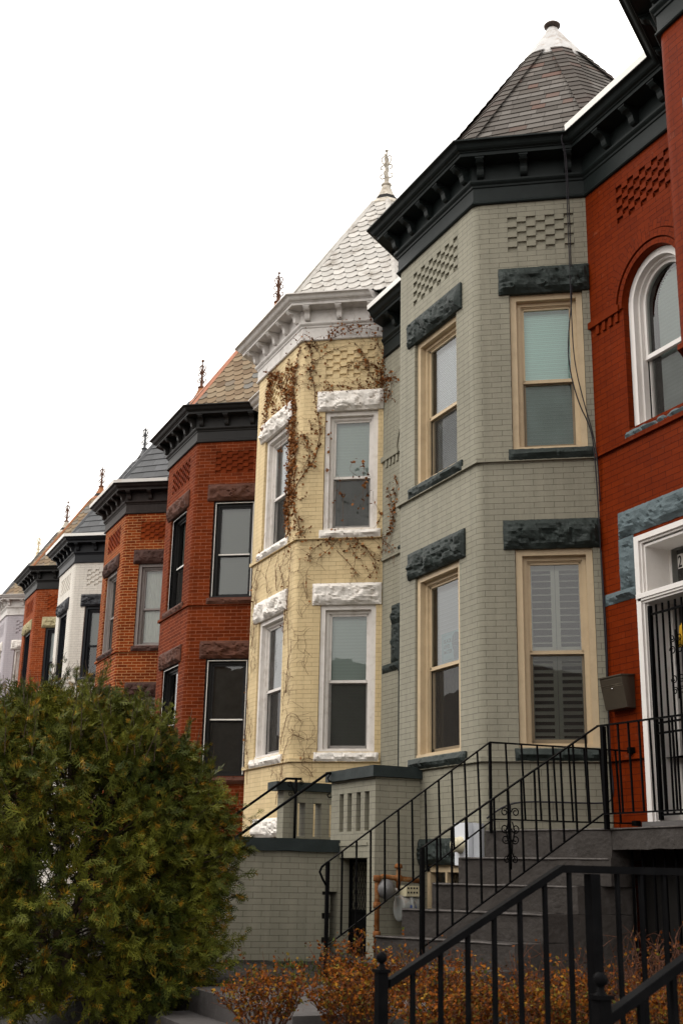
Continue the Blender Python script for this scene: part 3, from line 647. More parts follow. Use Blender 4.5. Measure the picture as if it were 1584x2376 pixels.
# ------------------------------------------------------------------ ground
def structure(mb, name, m): o = mb.build(name, m); tag(o, kind='structure'); return o
SOIL = mat('soil', (.012, .010, .008), .95, var=.5, scale=14, bump=1, bscale=30, bdist=.03, col2=(.024, .02, .016), dirt=(.075, .07, .06), dirtamt=.7, dirtscale=22)
CONC = mat('grey_concrete', (.115, .108, .105), .9, var=.15, bump=.5, bscale=45, dirt=(.06, .055, .052), dirtamt=.5)
PAVE = mat('pavement', (.2, .19, .18), .9, var=.15, bump=.3, bscale=60, dirt=(.1, .09, .08), dirtamt=.4)
ASPH = mat('asphalt', (.05, .05, .05), .9, var=.2, bump=.4, bscale=80)
g = MB(); g.grid([[(x, y, -1.75) for y in (-400, 400)] for x in (-600, 300)]); structure(g, 'ground', mat('far_ground', (.06, .06, .055), .95))
g = MB(); g.grid([[(x, y, -1.741) for y in (-11, -1.2)] for x in (-300, 100)]); structure(g, 'street', ASPH)
g = MB(); g.box(-300, 100, -1.2, 2.3, -1.74, -1.6); g.box(-300, 100, -14.9, -11, -1.74, -1.6); structure(g, 'pavement', PAVE)
g = MB(); nx, ny = 150, 26; P = []
for i in range(nx+1):
    row = []
    for j in range(ny+1):
        x = -42+i*44/nx; y = 2.3+j*5.9/ny
        z = -1.6+.66*min(1, max(0, (y-2.3)/.8))+(.035*noise.noise(Vector((x*2.1, y*2.1, 0)))+.02*noise.noise(Vector((x*8, y*8, 3))) if y > 2.7 else 0)
        if -10.5 < x < -7.8 and y < 3.6: z = min(z, -1.62+.17*max(0, (y-2.3)/.34))-.12
        row.append((x, y, z))
    P.append(row)
g.grid(P, True); structure(g, 'yard', SOIL)

g = MB(); g.box(-90, 40, -22, -15, -1.7, 8.5)  # unseen block opposite, added and sized to cut low sky light and pane reflections
g = g.build('terrace', mat('dull_brick', (.11, .07, .05), .9, bump=0), None, origin=(-25, -20, -1.6)); tag(g, 'unseen plain brick terrace across the street, added behind the camera to block low sky', 'building')
# ------------------------------------------------------------------ paints
GG = (.25, .236, .182); DG = (.026, .036, .036)
wallmats = {
 -1: brick('red_painted_brick', (.145, .018, .0013), (.12, .014, .001), (.045, .005, .001), .0028, .55, .12, .16, .003, patch=(.34, .14, .08), patchamt=.25),
 0: brick('sage_painted_brick', GG, mul(GG, .93), mul(GG, .42), .0026, .62, .35, .10, .004),
 1: brick('cream_painted_brick', (.62, .485, .275), (.585, .45, .25), (.36, .27, .14), .0026, .6, .35, .10, .004, patch=(.30, .20, .10), patchamt=.4, patchscale=2.4),
 2: brick('dark_red_brick', (.155, .028, .0075), (.10, .017, .005), (.27, .105, .052), .0042, .75, .1, .2, .004),
 3: brick('orange_red_brick', (.23, .042, .009), (.12, .019, .006), (.48, .26, .11), .0055, .75, .1, .2, .004),
 4: brick('white_painted_brick', (.66, .62, .55), (.63, .59, .53), (.33, .3, .26), .0026, .6, .35, .08, .004),
 5: brick('rust_red_brick', (.26, .052, .014), (.16, .030, .009), (.36, .16, .08), .0045, .75, .1, .2, .004),
 6: brick('lavender_painted_brick', (.42, .38, .40), (.40, .37, .39), (.24, .22, .24), .0026, .6, .35, .08, .004),
 7: brick('tan_brick', (.3, .2, .12), (.26, .17, .1), (.3, .25, .2), .004)}
TR_G = mat('green_black_trim', (.0115, .0155, .0152), .45, var=.18, bump=.2, bscale=30, spec=.3)
TR_W = mat('white_trim', (.60, .57, .54), .5, var=.08, bump=.2, dirt=(.34, .3, .26), dirtamt=.5, dirtscale=5)
TR_K = mat('black_trim', (.013, .012, .0115), .5, var=.2, bump=.2)
TR_BR = mat('brown_black_trim', (.020, .013, .011), .6, var=.35, bump=.3, dirt=(.035, .025, .02))
TR_N = mat('navy_black_trim', (.010, .011, .014), .45, var=.2, bump=.2)
STRIP_W = mat('white_gutter_metal', (.78, .76, .72), .4, var=.04, bump=0)
STRIP_R = mat('weathered_gutter_metal', (.62, .60, .57), .45, var=.08, bump=0, dirt=(.3, .17, .08), dirtamt=.6, dirtscale=1.5)
ST_G = mat('green_rock_stone', (.021, .028, .0255), .6, var=.22, bump=.7, bscale=45, spec=.45, bdist=.008)
ST_B = mat('blue_rock_stone', (.095, .125, .135), .65, var=.15, bump=.8, bscale=50, spec=.4, bdist=.008)
ST_W = mat('white_rock_stone', (.70, .66, .61), .6, var=.1, bump=.5, bscale=50, dirt=(.32, .27, .22), dirtamt=.6, dirtscale=6, bdist=.008)
ST_BR = mat('brown_rock_stone', (.082, .032, .02), .8, var=.35, bump=.7, bscale=40, bdist=.008, dirt=(.05, .03, .025))
ST_BD = mat('dark_brown_rock_stone', (.055, .026, .02), .8, var=.3, bump=.7, bscale=40, bdist=.008)
ST_K = mat('black_rock_stone', (.025, .026, .03), .5, var=.25, bump=.6, bscale=45, bdist=.008)
ST_O = mat('olive_stone', (.36, .31, .18), .8, var=.2, bump=.6, bscale=40, bdist=.008, dirt=(.2, .15, .08))
TAN = mat('tan_window_paint', (.50, .39, .25), .45, var=.06, bump=.1, dirt=(.3, .22, .14), dirtamt=.3, dirtscale=4)
WHT = mat('white_window_paint', (.70, .66, .62), .45, var=.05, bump=.15, dirt=(.42, .36, .3), dirtamt=.45, dirtscale=8)
WHT2 = mat('clean_white_paint', (.72, .69, .66), .4, var=.04, bump=.1, dirt=(.5, .46, .4), dirtamt=.3, dirtscale=6)
KFR = mat('black_window_paint', (.011, .0105, .0105), .4, var=.2, bump=.1)
NFR = mat('navy_window_paint', (.009, .011, .015), .4, var=.2, bump=.1)
GFR = mat('grey_window_paint', (.27, .24, .225), .5, var=.12, bump=.2, dirt=(.15, .11, .09), dirtamt=.5)
BRASS = mat('brass', (.5, .36, .14), .35, metal=.9, bump=0)
FLAT = mat('roof_felt', (.08, .08, .08), .9)
BL_T = blind_mat('teal_blind', (.58, .84, .78)); BL_T2 = blind_mat('dim_teal_blind', (.40, .58, .53)); BL_G = blind_mat('grey_blind', (.56, .59, .63)); BL_W = blind_mat('white_blind', (.82, .83, .88)); BL_P = blind_mat('pale_green_blind', (.52, .59, .56)); BL_D = blind_mat('dull_grey_blind', (.19, .20, .18))
CUR = mat('net_curtain', (.62, .6, .55), .9, var=.05, bump=0); CUR_D = mat('dark_curtain', (.075, .07, .065), .9, var=.2, bump=0); CUR_L = mat('lace_curtain', (.5, .47, .44), .9, var=.15, scale=20, bump=0)
DOOR_K = mat('charcoal_door_paint', (.05, .05, .053), .4, var=.1, bump=.1)
SLATE = mat('dark_slate', (.052, .054, .058), .5, var=.2, bump=.3, bscale=30, island=.35)
ASPHT = leaf_mat('brown_asphalt_shingle', [(0, (.070, .062, .055)), (.2, (.105, .095, .086)), (.4, (.16, .147, .135)), (.55, (.085, .076, .068)), (.72, (.135, .122, .11)), (.84, (.125, .080, .066)), (.9, (.08, .07, .062)), (1, (.10, .088, .078))], .9)
HIPSH = leaf_mat('hip_shingle', [(0, (.065, .057, .051)), (.4, (.095, .085, .076)), (.7, (.075, .065, .058)), (.9, (.10, .072, .062)), (1, (.088, .078, .07))], .9)
def tiles_mat(name, cols): 
    m = leaf_mat(name, cols, .7); return m
WTILE = mat('white_painted_slate', (.42, .40, .37), .6, var=.08, scale=8, bump=.3, bscale=40, island=.12, dirt=(.17, .14, .11), dirtamt=.85, dirtscale=3.5)
TTILE = tiles_mat('tan_slate', [(0, (.13, .088, .055)), (.25, (.19, .135, .085)), (.5, (.23, .175, .115)), (.68, (.14, .115, .08)), (.8, (.20, .14, .09)), (.9, (.15, .148, .14)), (1, (.17, .13, .09))])
COPPER = mat('copper_flashing', (.36, .15, .09), .5, var=.12, bump=.1)
RUST = mat('rusty_copper_cap', (.22, .075, .02), .6, var=.35, scale=4, bump=.3, dirt=(.30, .24, .2), dirtamt=.3)
RUSTI = mat('rusty_finial_iron', (.10, .042, .022), .7, var=.5, scale=8, bump=.4)
GALV = mat('weathered_white_metal', (.44, .43, .42), .5, var=.15, scale=5, bump=.3, dirt=(.24, .17, .12), dirtamt=.8, dirtscale=7)
GALVT = mat('lichened_metal_cap', (.42, .38, .32), .65, var=.3, scale=10, bump=.4, dirt=(.16, .12, .07), dirtamt=.85, dirtscale=9)
DARKCAP = mat('dark_metal_cap', (.05, .052, .056), .45, var=.2, bump=.2)
KNOB = mat('brown_knob_metal', (.075, .055, .045), .5, var=.4, scale=20, bump=.3)
GOLD = mat('pale_gold_metal', (.55, .45, .28), .45, var=.2, bump=.1)

def MM(w, trim, strip, stone, casing, sash, **k):
    d = dict(wall=wallmats[w], trim=trim, strip=strip, stone=stone, casing=casing, sash=sash, flat=FLAT, sashw=casing, blindw=BL_P, doorstone=stone, doorframe=casing, door=DOOR_K, threshold=CONC, brass=BRASS); d.update(k); return d
asph = dict(kind='asph', h=.15, w=.22, lift=.018, mat=ASPHT, hipflat=True, hipmat=HIPSH, cap='knob', capmat=GALV, finmat=KNOB)
def scale_roof(m, hipmat, cap, capmat, finmat, head, hip=True, w=.205, h=.185): return dict(kind='scale', h=h, w=w, lift=.019, mat=m, hip=hip, hipmat=hipmat, cap=cap, capmat=capmat, finmat=finmat, head=head)
def rect_roof(cap, capmat, finmat, head): return dict(kind='rect', h=.24, w=.34, lift=.02, mat=SLATE, hip=True, hipmat=DARKCAP, cap=cap, capmat=capmat, finmat=finmat, head=head)
H = {}
def hroot(n, label): H[n] = empty('row_house', (X0-n*W-2.6, YW, -.95), label, 'house', 'terrace of turreted row houses'); return H[n]
grp = 'bay windows'
pR = house(-1, MM(-1, TR_G, STRIP_W, ST_B, WHT2, WHT2, doorstone=ST_B, doorframe=WHT2), dict(windows={}), hroot(-1, 'glossy red painted brick house with white arched window and barred front door'), strip=(3,), roofspec=asph)
pG = house(0, MM(0, TR_G, STRIP_W, ST_G, TAN, TAN, sashw=TAN, doorframe=TR_G, doorstone=ST_G), dict(windows=dict(
    cu=dict(upper=(BL_T,), lower=(BL_T2,)), cl=dict(shutter=mat('grey_green_shutter', (.42, .41, .35), .5, var=.06, bump=0), screen=True), fu=dict(upper=(BL_W, .10), lower=(BL_G, .10)), fl=dict(upper=(BL_G, .10), curtain=(CUR_D, .12)))),
    hroot(0, 'sage green painted brick house with dark green stonework and brown shingled turret'), strip=(3,), roofspec=asph, basement=True)
pY = house(1, MM(1, TR_W, STRIP_W, ST_W, WHT, WHT, sashw=WHT), dict(windows=dict(cu=dict(upper=(BL_P,), lower=(BL_D,)), cl=dict(upper=(BL_P,), lower=(BL_D,)), fu=dict(upper=(BL_W, .15), curtain=(CUR_D, .1)), fl=dict(upper=(BL_G, .1), curtain=(CUR_D, .1)))),
    hroot(1, 'pale yellow painted brick house with white scalloped turret and dry vines'), roofspec=scale_roof(WTILE, WTILE, 'tall', GALVT, GALVT, 'cup'), basement=True)
p2 = house(2, MM(2, TR_K, STRIP_W, ST_BR, KFR, KFR), dict(wide=.05, bead=STRIP_W, windows=dict(cu=dict(upper=(BL_D,), lower=(BL_D,), screen=False), cl=dict(lower=(CUR_D,), upper=(CUR_D,)), fu=dict(upper=(BL_D, .2), curtain=(CUR_D, .1)), fl=dict(curtain=(CUR_D, .1)))),
    hroot(2, 'dark red brick house with plain black windows and brown stone lintels'), roofspec=scale_roof(TTILE, COPPER, 'tall', RUST, RUSTI, 'cup'))
p3 = house(3, MM(3, TR_BR, STRIP_R, ST_BD, GFR, GFR), dict(windows=dict(cu=dict(curtain=(CUR, .02), screen=False), cl=dict(curtain=(CUR_L, .02)), fu=dict(curtain=(CUR, .1)), fl=dict(curtain=(CUR_D, .1)))),
    hroot(3, 'orange red brick house with bright mortar and grey framed curtained windows'), strip=(0, 1), roofspec=rect_roof('tall', RUST, RUSTI, 'ball'))
p4 = house(4, MM(4, TR_N, STRIP_W, ST_K, NFR, NFR), dict(windows=dict(cu=dict(upper=(BL_D,), screen=False), fu=dict(curtain=(CUR_D, .1)))), hroot(4, 'white painted brick house with black window frames and black lintels'), strip=(0, 1), roofspec=rect_roof('tall', DARKCAP, DARKCAP, 'spike'))
p5 = house(5, MM(5, TR_K, STRIP_W, ST_O, NFR, NFR), dict(windows=dict(cu=dict(upper=(BL_P, .1), lower=(BL_P, .1), screen=False))), hroot(5, 'rust red brick house with olive cream lintels and navy windows'), roofspec=scale_roof(TTILE, RUST, 'tall', RUST, RUSTI, 'spike'))
p6 = house(6, MM(6, TR_W, STRIP_W, ST_W, WHT, WHT), dict(windows={}), hroot(6, 'lavender grey painted brick house with white cornice, farthest left'), roofspec=scale_roof(TTILE, SLATE, 'tall', GALVT, RUSTI, 'ball'))
p7 = house(7, MM(7, TR_W, STRIP_W, ST_W, WHT, WHT), dict(windows={}), hroot(7, 'house beyond the lavender one, only its pale gold roof spike showing'), roofspec=scale_roof(TTILE, SLATE, 'tall', GOLD, GOLD, 'spike'))

# basement openings under the front windows
for pl, root, cas, stone in ((pG, H[0], TAN, ST_G), (pY, H[1], WHT, ST_W)):
    q = MB(); rock(q, pl.front, .26, 1.42, .14, .415, seed=pl.n+77, dep=.09); q.build('lintel', stone, root)
    q = MB(); f = pl.front
    for a in ((.43, .5, -.62, .13), (1.22, 1.29, -.62, .13), (.43, 1.29, .06, .135), (.43, 1.29, -.62, -.56), (.84, .88, -.56, .06)): q.lbox(f, a[0], a[1], -.14, -.05, a[2], a[3])
    w = q.build('window', cas, root, bevel=.003); q = MB(); q.face([f.P(*x) for x in ((.46, -.12, -.6), (1.26, -.12, -.6), (1.26, -.12, .08), (.46, -.12, .08))]); q.build('pane', GLASS, w)

# ------------------------------------------------------------------ writing: number tile, window poster
def text_obj(name, body, size, fr, u, o, z, m, parent, ext=.001, sx=1):
    cu = bpy.data.curves.new(name, 'FONT'); cu.body = body; cu.size = size; cu.extrude = ext; cu.align_x = 'LEFT'; cu.space_line = .95; cu.offset = size*.018
    t = bpy.data.objects.new(name, cu); COL.objects.link(t)
    dg = bpy.context.evaluated_depsgraph_get(); me = bpy.data.meshes.new_from_object(t.evaluated_get(dg)); bpy.data.objects.remove(t)
    # the text runs to the viewer's right, which is against the frame's own u axis
    base = ROOT[parent.name]
    for v in me.vertices:
        p = fr.P(u-v.co.x*sx, o+v.co.z, z+v.co.y); v.co = Vector(p)-base
    me.materials.clear(); me.materials.append(m); q = bpy.data.objects.new(name, me); COL.objects.link(q); q.parent = parent; ROOT[q.name] = base; return q
TILE = mat('white_number_tile', (.6, .58, .55), .4, var=.03, bump=0); INK = mat('black_ink', (.012, .012, .012), .5, bump=0)
fr = pR.rec
tl = MB(); tl.lbox(fr, .905, .992, -.329, -.322, 3.10, 3.25); tl = tl.build('number_tile', TILE, H[-1])
text_obj('number', '2', .175, fr, .985, -.3215, 3.113, INK, tl, sx=.70)
q = MB(); q.lbox(fr, .30, .955, -.46, -.45, 2.84, 3.34); q.build('transom_curtain', CUR_L, H[-1])
# poster behind the glass of the lower front window
POST = mat('pale_blue_poster', (.30, .50, .55), .7, var=.03, bump=0); POSTD = mat('poster_slate_ink', (.13, .19, .23), .7, bump=0)
fr = pG.front; pu, pw, pz, ph = .735, .48, 2.415, .35
po = MB(); po.lbox(fr, pu, pu+pw, -.207, -.204, pz, pz+ph)
po = po.build('poster', POST, None, origin=fr.P(.97, -.205, pz)); tag(po, 'pale blue poster with dark fist behind the lower window pane', 'poster')
def PP(a, b, o=-.2035): return fr.P(pu+pw*(1-a), o, pz+ph*b)      # a from left, b from bottom, 0..1
for k, wd in enumerate(('BLACK', 'LIVES', 'MATTER')): text_obj('lettering', wd, .062, fr, pu+pw*.88, -.2035, pz+ph*(.66-k*.185), POSTD, po, ext=.0004, sx=(.86, .95, .80)[k])
fm = MB(); fm.face([PP(a, b) for a, b in ((.60, .03), (.88, .03), (.90, .25), (.96, .42), (.97, .62), (.90, .80), (.80, .93), (.66, .95), (.55, .84), (.50, .66), (.52, .50), (.58, .34))]); fm.build('fist_print', POSTD, po)
fl = MB()
for a, b in (((.62, .93), (.63, .70)), ((.72, .95), (.73, .72)), ((.83, .91), (.83, .70)), ((.52, .62), (.90, .66)), ((.56, .50), (.75, .46)), ((.75, .46), (.80, .10)), ((.91, .78), (.86, .5))): fl.tube([PP(*a, -.203), PP(*b, -.203)], .0022, 4)
fl.build('fist_linework', POST, po)
fl = MB()
for a, b in (((.06, .07), (.06, .92)), ((.06, .92), (.5, .92)), ((.06, .07), (.5, .07))): fl.tube([PP(*a, -.203), PP(*b, -.203)], .0016, 4)
fl.build('border_line', POSTD, po)

# ------------------------------------------------------------------ barred storm gate of the red house
fr = pR.rec; gr = empty('security_gate', fr.P(.73, .0, .57), 'black iron barred security gate in front of the charcoal door', 'gate')
a, b = .345, 1.115
q = MB()
for u in (b+.0, a): q.lbox(fr, u-.018, u+.018, -.05, -.012, .58, 2.70)
q.build('gate_frame', BLACKIRON, gr)
for z in (.62, 1.40, 1.50, 2.60):
    q = MB(); q.lbox(fr, a, b, -.04, -.022, z, z+.02); q.build('rail', BLACKIRON, gr)
for k in range(1, 8):
    u = a+(b-a)*k/8; q = MB(); q.lbox(fr, u-.008, u+.008, -.039, -.023, .62, 2.70); q.build('bar', BLACKIRON, gr)
def spiral(m, fr, u, o, z, r, du, dz, turns=1.35, rad=.0055, start=0.):
    pts = []
    for i in range(22):
        t = i/21; th = start+turns*2*math.pi*t; rr = r*(1-.68*t); pts.append(fr.P(u+du*rr*math.cos(th), o, z+dz*rr*math.sin(th)))
    m.tube(pts, rad, 5)
q = MB()
for dz in (1, -1):
    for du in (1, -1):
        spiral(q, fr, .73+du*.055, -.012, 2.05+dz*.14, .045, du, dz); spiral(q, fr, .73+du*.05, -.012, 2.05+dz*.26, .04, -du, -dz)
    q.tube([fr.P(.73, -.012, 2.05), fr.P(.73, -.012, 2.05+dz*.34)], .008, 6)
q.build('scrollwork', BLACKIRON, gr)
q = MB(); YEL = mat('yellow_cloth', (.55, .32, .02), .7, var=.15)
for k in range(5):
    u = .70-.03*k; q.hexa([fr.P(u, -.07, 2.22), fr.P(u+.045, -.07, 2.22), fr.P(u+.045, -.05, 2.22), fr.P(u, -.05, 2.22), fr.P(u-.02, -.07, 2.47-.02*abs(k-2)), fr.P(u+.01, -.07, 2.47-.02*abs(k-2)), fr.P(u+.01, -.05, 2.47-.02*abs(k-2)), fr.P(u-.02, -.05, 2.47-.02*abs(k-2))])
q = q.build('door_ribbon', YEL, None, origin=fr.P(.66, -.06, 2.2)); tag(q, 'yellow ribbon hanging on the charcoal door behind the bars', 'ribbon')

# ------------------------------------------------------------------ mailbox
MBX = mat('bronze_mailbox_metal', (.085, .070, .052), .38, metal=.55, var=.08, bump=.05, spec=.5)
fr = pR.rec; u0, u1, za, zb = 1.375, 1.735, 1.69, 2.02     # u grows to the left
root = empty('mailbox', fr.P(1.55, 0, 1.69), 'bronze metal mailbox on the red brick pier beside the door', 'mailbox')
q = MB(); q.extr(fr, [(.003, za), (.105, za+.005), (.165, zb-.03), (.165, zb-.005), (.003, zb-.0)], u0, u1); bx = q.build('box', MBX, root, bevel=.006)
q = MB(); q.hexa([fr.P(u0-.012, .18, zb-.008), fr.P(u1+.012, .18, zb-.008), fr.P(u1+.012, .003, zb+.004), fr.P(u0-.012, .003, zb+.004), fr.P(u0-.012, .18, zb+.004), fr.P(u1+.012, .18, zb+.004), fr.P(u1+.012, .003, zb+.018), fr.P(u0-.012, .003, zb+.018)]); q.build('lid', MBX, root, bevel=.003)
def onf(u, z, e): t = (z-za)/(zb-.03-za); return fr.P(u, .105+.06*t+e, z)
q = MB()
for z_ in (zb-.085, zb-.105): q.tube([onf(u0+.006, z_, .001), onf(u1-.006, z_, .001)], .0018, 4)
q.build('slot_trim', mat('bronze_edge', (.2, .17, .12), .3, metal=.7, bump=0), root)
q = MB(); c = onf((u0+u1)/2, zb-.125, .004); q.lathe(c, [(0, -.006), (.009, -.005), (.009, .003), (0, .004)], 12, 'y'); q.build('lock', mat('bright_chrome', (.7, .7, .68), .2, metal=1, bump=0), root)

# ------------------------------------------------------------------ cables
CBL = mat('black_cable', (.018, .016, .02), .5, bump=0)
def cable(name, pts, r, label, m=CBL):
    # smooth the polyline
    P = [Vector(p) for p in pts]
    for _ in range(2):
        Q = [P[0]]
        for a, b in zip(P, P[1:]): Q += [a*.75+b*.25, a*.25+b*.75]
        P = Q+[P[-1]]
    q = MB(); q.tube(P, r, 6); base = P[-1]; o = q.build(name, m, None, origin=base); tag(o, label, 'cable', 'loose cables beside the grey green bay'); return o
c = pG.cant
jo = pG.off(.43)[0]
cable('cable', [(jo[0]-.06, jo[1]+.02, 8.53), (jo[0]-.075, jo[1]-.01, 8.40), c.P(.215, .34, 8.28), c.P(.204, .2, 7.8), c.P(.20, .09, 7.22), c.P(.206, .085, 6.95), c.P(.208, .08, 6.42), c.P(.258, .07, 6.11), c.P(.28, .06, 5.65), c.P(.183, .055, 5.17), c.P(.069, .06, 4.894), c.P(.03, .08, 4.648), c.P(.012, .05, 3.93), c.P(.008, .04, 3.44), c.P(-.0, .035, 2.4), c.P(-.0, .035, 1.6)], .0075,
      'black cable running down from the cornice and bowing over the teal window')
cable('cable', [(jo[0]-.05, jo[1]+.02, 8.53), (jo[0]-.06, jo[1]-.015, 8.38), c.P(.23, .33, 8.26), c.P(.222, .2, 7.8), c.P(.222, .10, 7.22), c.P(.222, .095, 6.95), c.P(.222, .09, 6.215), c.P(.212, .07, 5.65), c.P(.106, .06, 5.093), c.P(.038, .05, 4.82), c.P(.0, .09, 4.5), c.P(-.012, .045, 4.0)], .0065,
      'thinner black cable hanging straighter beside the bowed cable')
w_ = pR.rec
cable('cable', [w_.P(1.80, .03, 3.44), w_.P(1.765, .03, 2.42), w_.P(1.79, .03, 1.9), w_.P(1.775, .04, 1.25), w_.P(1.77, .05, 1.19), w_.P(1.74, .04, .88), w_.P(1.79, .04, .79), c.P(.09, .03, .76), c.P(.5, .025, .77), c.P(.91, .025, .776), c.P(1.1, .03, .73), c.P(1.28, .05, .6)], .009,
      'dark conduit cable bending from the red pier along the grey base wall')

# ------------------------------------------------------------------ electricity meter
f = pG.front; root = empty('electric_meter', f.P(.25, 0, .2), 'white electricity meter box with round glass dial on the sage wall', 'meter')
WM = mat('white_meter_enamel', (.62, .64, .68), .35, var=.04, bump=0, dirt=(.4, .38, .36), dirtamt=.3)
q = MB(); q.lbox(f, .12, .40, .0, .11, .13, .56); q.build('box', WM, root, bevel=.012)
q = MB(); q.lbox(f, -.02, .10, -.0, .06, .13, .55); q.build('side_trunking', mat('grey_trunking', (.34, .35, .37), .5, bump=0), root, bevel=.006)
CRM = mat('cream_dial', (.55, .50, .36), .4, bump=0)
q = MB(); q.lathe(f.P(.27, .11, .335), [(.085, 0), (.085, -.02), (.075, -.025), (.075, -.08), (.065, -.095), (0, -.10)], 24, 'y'); q.build('dial', CRM, root)
q = MB(); q.lbox(f, .235, .305, .209, .214, .36, .385); q.build('readout', INK, root)
# ------------------------------------------------------------------ gas meter
GX = -12.33; root = empty('gas_meter', (GX, 6.45, -.9), 'grey gas meter with rusty orange pipes beside the sage stoop wall', 'meter')
RP = mat('rusty_gas_pipe', (.17, .06, .016), .85, var=.5, scale=14, bump=.6, bscale=60, dirt=(.26, .19, .10), dirtamt=.7, dirtscale=16)
GM = mat('grey_meter_paint', (.17, .175, .165), .5, var=.12, scale=10, bump=.2, dirt=(.2, .1, .05), dirtamt=.5, dirtscale=8)
q = MB(); q.tube([(GX, 6.17, -.9), (GX, 6.17, -.06), (GX, 6.19, -.02), (GX, 6.23, 0), (GX, 6.43, -.015), (GX, 6.72, -.04)], .027, 10); q.build('pipe', RP, root)
q = MB(); q.tube([(GX, 6.43, -.14), (GX, 6.43, .09)], .026, 10); q.lathe((GX, 6.43, .09), [(.026, 0), (.045, .0), (.045, .03), (.03, .05), (0, .055)], 12)
q.build('riser_pipe', RP, root)
for yy, zz in ((6.17, -.02), (6.17, -.3), (6.17, -.6), (6.43, -.015)): q = MB(); q.lathe((GX, yy, zz), [(.027, -.035), (.042, -.03), (.042, .03), (.027, .035)], 12); q.build('pipe_fitting', RP, root)
q = MB(); q.tube([(GX, 6.17, -.14), (GX, 6.55, -.13)], .018, 8); q.build('cross_pipe', GALV, root)
q = MB(); q.lathe((GX+.02, 6.27, -.13), [(0, -.055), (.085, -.05), (.105, -.02), (.105, .01), (.085, .03), (.05, .06), (0, .065)], 22, 'x'); q.build('regulator', mat('dull_aluminium', (.17, .165, .165), .45, metal=.3, bump=.2, bscale=30), root)
q = MB(); q.tube([(GX+.06, 6.40, -.33), (GX+.06, 6.62, -.33)], [.14, .14], 24); q.build('body', GM, root, bevel=.02)
q = MB(); q.box(GX-.06, GX+.14, 6.42, 6.64, -.35, -.2); q.build('housing', GM, root, bevel=.015)
q = MB(); q.lathe((GX+.06, 6.51, -.33), [(.142, -.02), (.16, -.016), (.16, .016), (.142, .02)], 24, 'y'); q.build('flange', GM, root)
q = MB(); q.box(GX+.02, GX+.17, 6.44, 6.60, -.2, -.09); ix = q.build('index_box', mat('cream_index_box', (.5, .45, .3), .5, bump=0, dirt=(.2, .15, .1)), root, bevel=.006)
q = MB()
for i in range(4):
    for j in range(2): q.box(GX+.17, GX+.173, 6.455+i*.035, 6.475+i*.035, -.125-j*.045, -.105-j*.045)
q.build('index_window', INK, root)
q = MB(); q.box(GX+.204, GX+.208, 6.47, 6.54, -.33, -.29); q.build('blue_label', mat('blue_label', (.05, .08, .22), .5, bump=0), root)

# ------------------------------------------------------------------ concrete steps and porch of the red house
STEP = mat('dark_grey_masonry_paint', (.045, .039, .035), .85, var=.14, scale=3, bump=1, bscale=22, dirt=(.085, .077, .074), dirtamt=.4, dirtscale=9, bdist=.012)
def rough_block(mb, poly, z0, z1, amp=.008, cell=.07, seed=0):
    n = len(poly)
    def pt(x, y, z):
        p = Vector((x, y, z)); d = noise.noise_vector(p*7+Vector((seed, 0, 0)))*amp+noise.noise_vector(p*2)*amp; return (x+d.x, y+d.y, z+d.z)
    for i in range(n):
        a, b = poly[i], poly[(i+1) % n]; L_ = math.dist(a, b); nu = max(1, int(L_/cell)); nz = max(1, int((z1-z0)/cell)); zz = [z0+(z1-z0)*j/nz for j in range(nz+1)]
        mb.grid([[pt(a[0]+(b[0]-a[0])*i_/nu, a[1]+(b[1]-a[1])*i_/nu, z) for z in zz] for i_ in range(nu+1)])
    if n == 4:
        for z in (z0, z1):
            nu = max(1, int(math.dist(poly[0], poly[1])/cell)); nv = max(1, int(math.dist(poly[1], poly[2])/cell))
            mb.grid([[pt(*[(poly[0][k]*(1-i/nu)+poly[1][k]*i/nu)*(1-j/nv)+(poly[3][k]*(1-i/nu)+poly[2][k]*i/nu)*j/nv for k in (0, 1)], z) for j in range(nv+1)] for i in range(nu+1)])
root = empty('entry_steps', (-9.9, 5.8, -.93), 'dark grey painted concrete steps and porch slab of the red house', 'steps')
L_ = [(6.49, .42), (6.20, .20), (5.90, -.045), (5.57, -.28), (5.29, -.52), (5.0, -.74)]; R_ = [7.0, 6.87, 6.57, 6.21, 5.90, 5.56]
for k in range(1, 6):
    z1 = L_[k][1]; z0 = L_[k+1][1] if k < 5 else -.98
    q = MB(); jx = .02*math.sin(k*5.1)
    rough_block(q, [(-10.6+jx-.004*k, L_[k][0]), (-9.2+.003*k+.09*(k == 1), R_[k]), (-9.2+.003*k, 7.2), (-10.6+jx, 7.2)], z0, z1-.002, seed=k); q.build('step', STEP, root)
q = MB(); rough_block(q, [(-10.6, 6.49), (-9.2, 6.96), (-9.2, 7.84), (-10.33, 7.84)], .197, .46, seed=9); rough_block(q, [(-9.196, 6.965), (-7.95, 6.95), (-8.5, 7.84), (-9.196, 7.84)], .27, .462, seed=11); q.build('porch_slab', STEP, root)
q = MB(); q.prism([(-9.19, 7.28), (-7.80, 7.28), (-7.80, 7.31), (-9.19, 7.31)], -1.1, .265); gt_ = q.build('areaway_shade', DARK, root)  # black sheet paints the deep shade under the slab, behind the gate bars
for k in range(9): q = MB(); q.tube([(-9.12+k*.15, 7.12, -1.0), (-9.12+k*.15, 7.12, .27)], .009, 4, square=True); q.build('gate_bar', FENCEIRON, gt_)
EDGE = mat('lit_step_edge', (.10, .09, .084), .85, var=.35, scale=18, bump=.5, dirt=(.05, .045, .04), dirtamt=.9, dirtscale=11)  # paler colour paints the light caught along the tread fronts
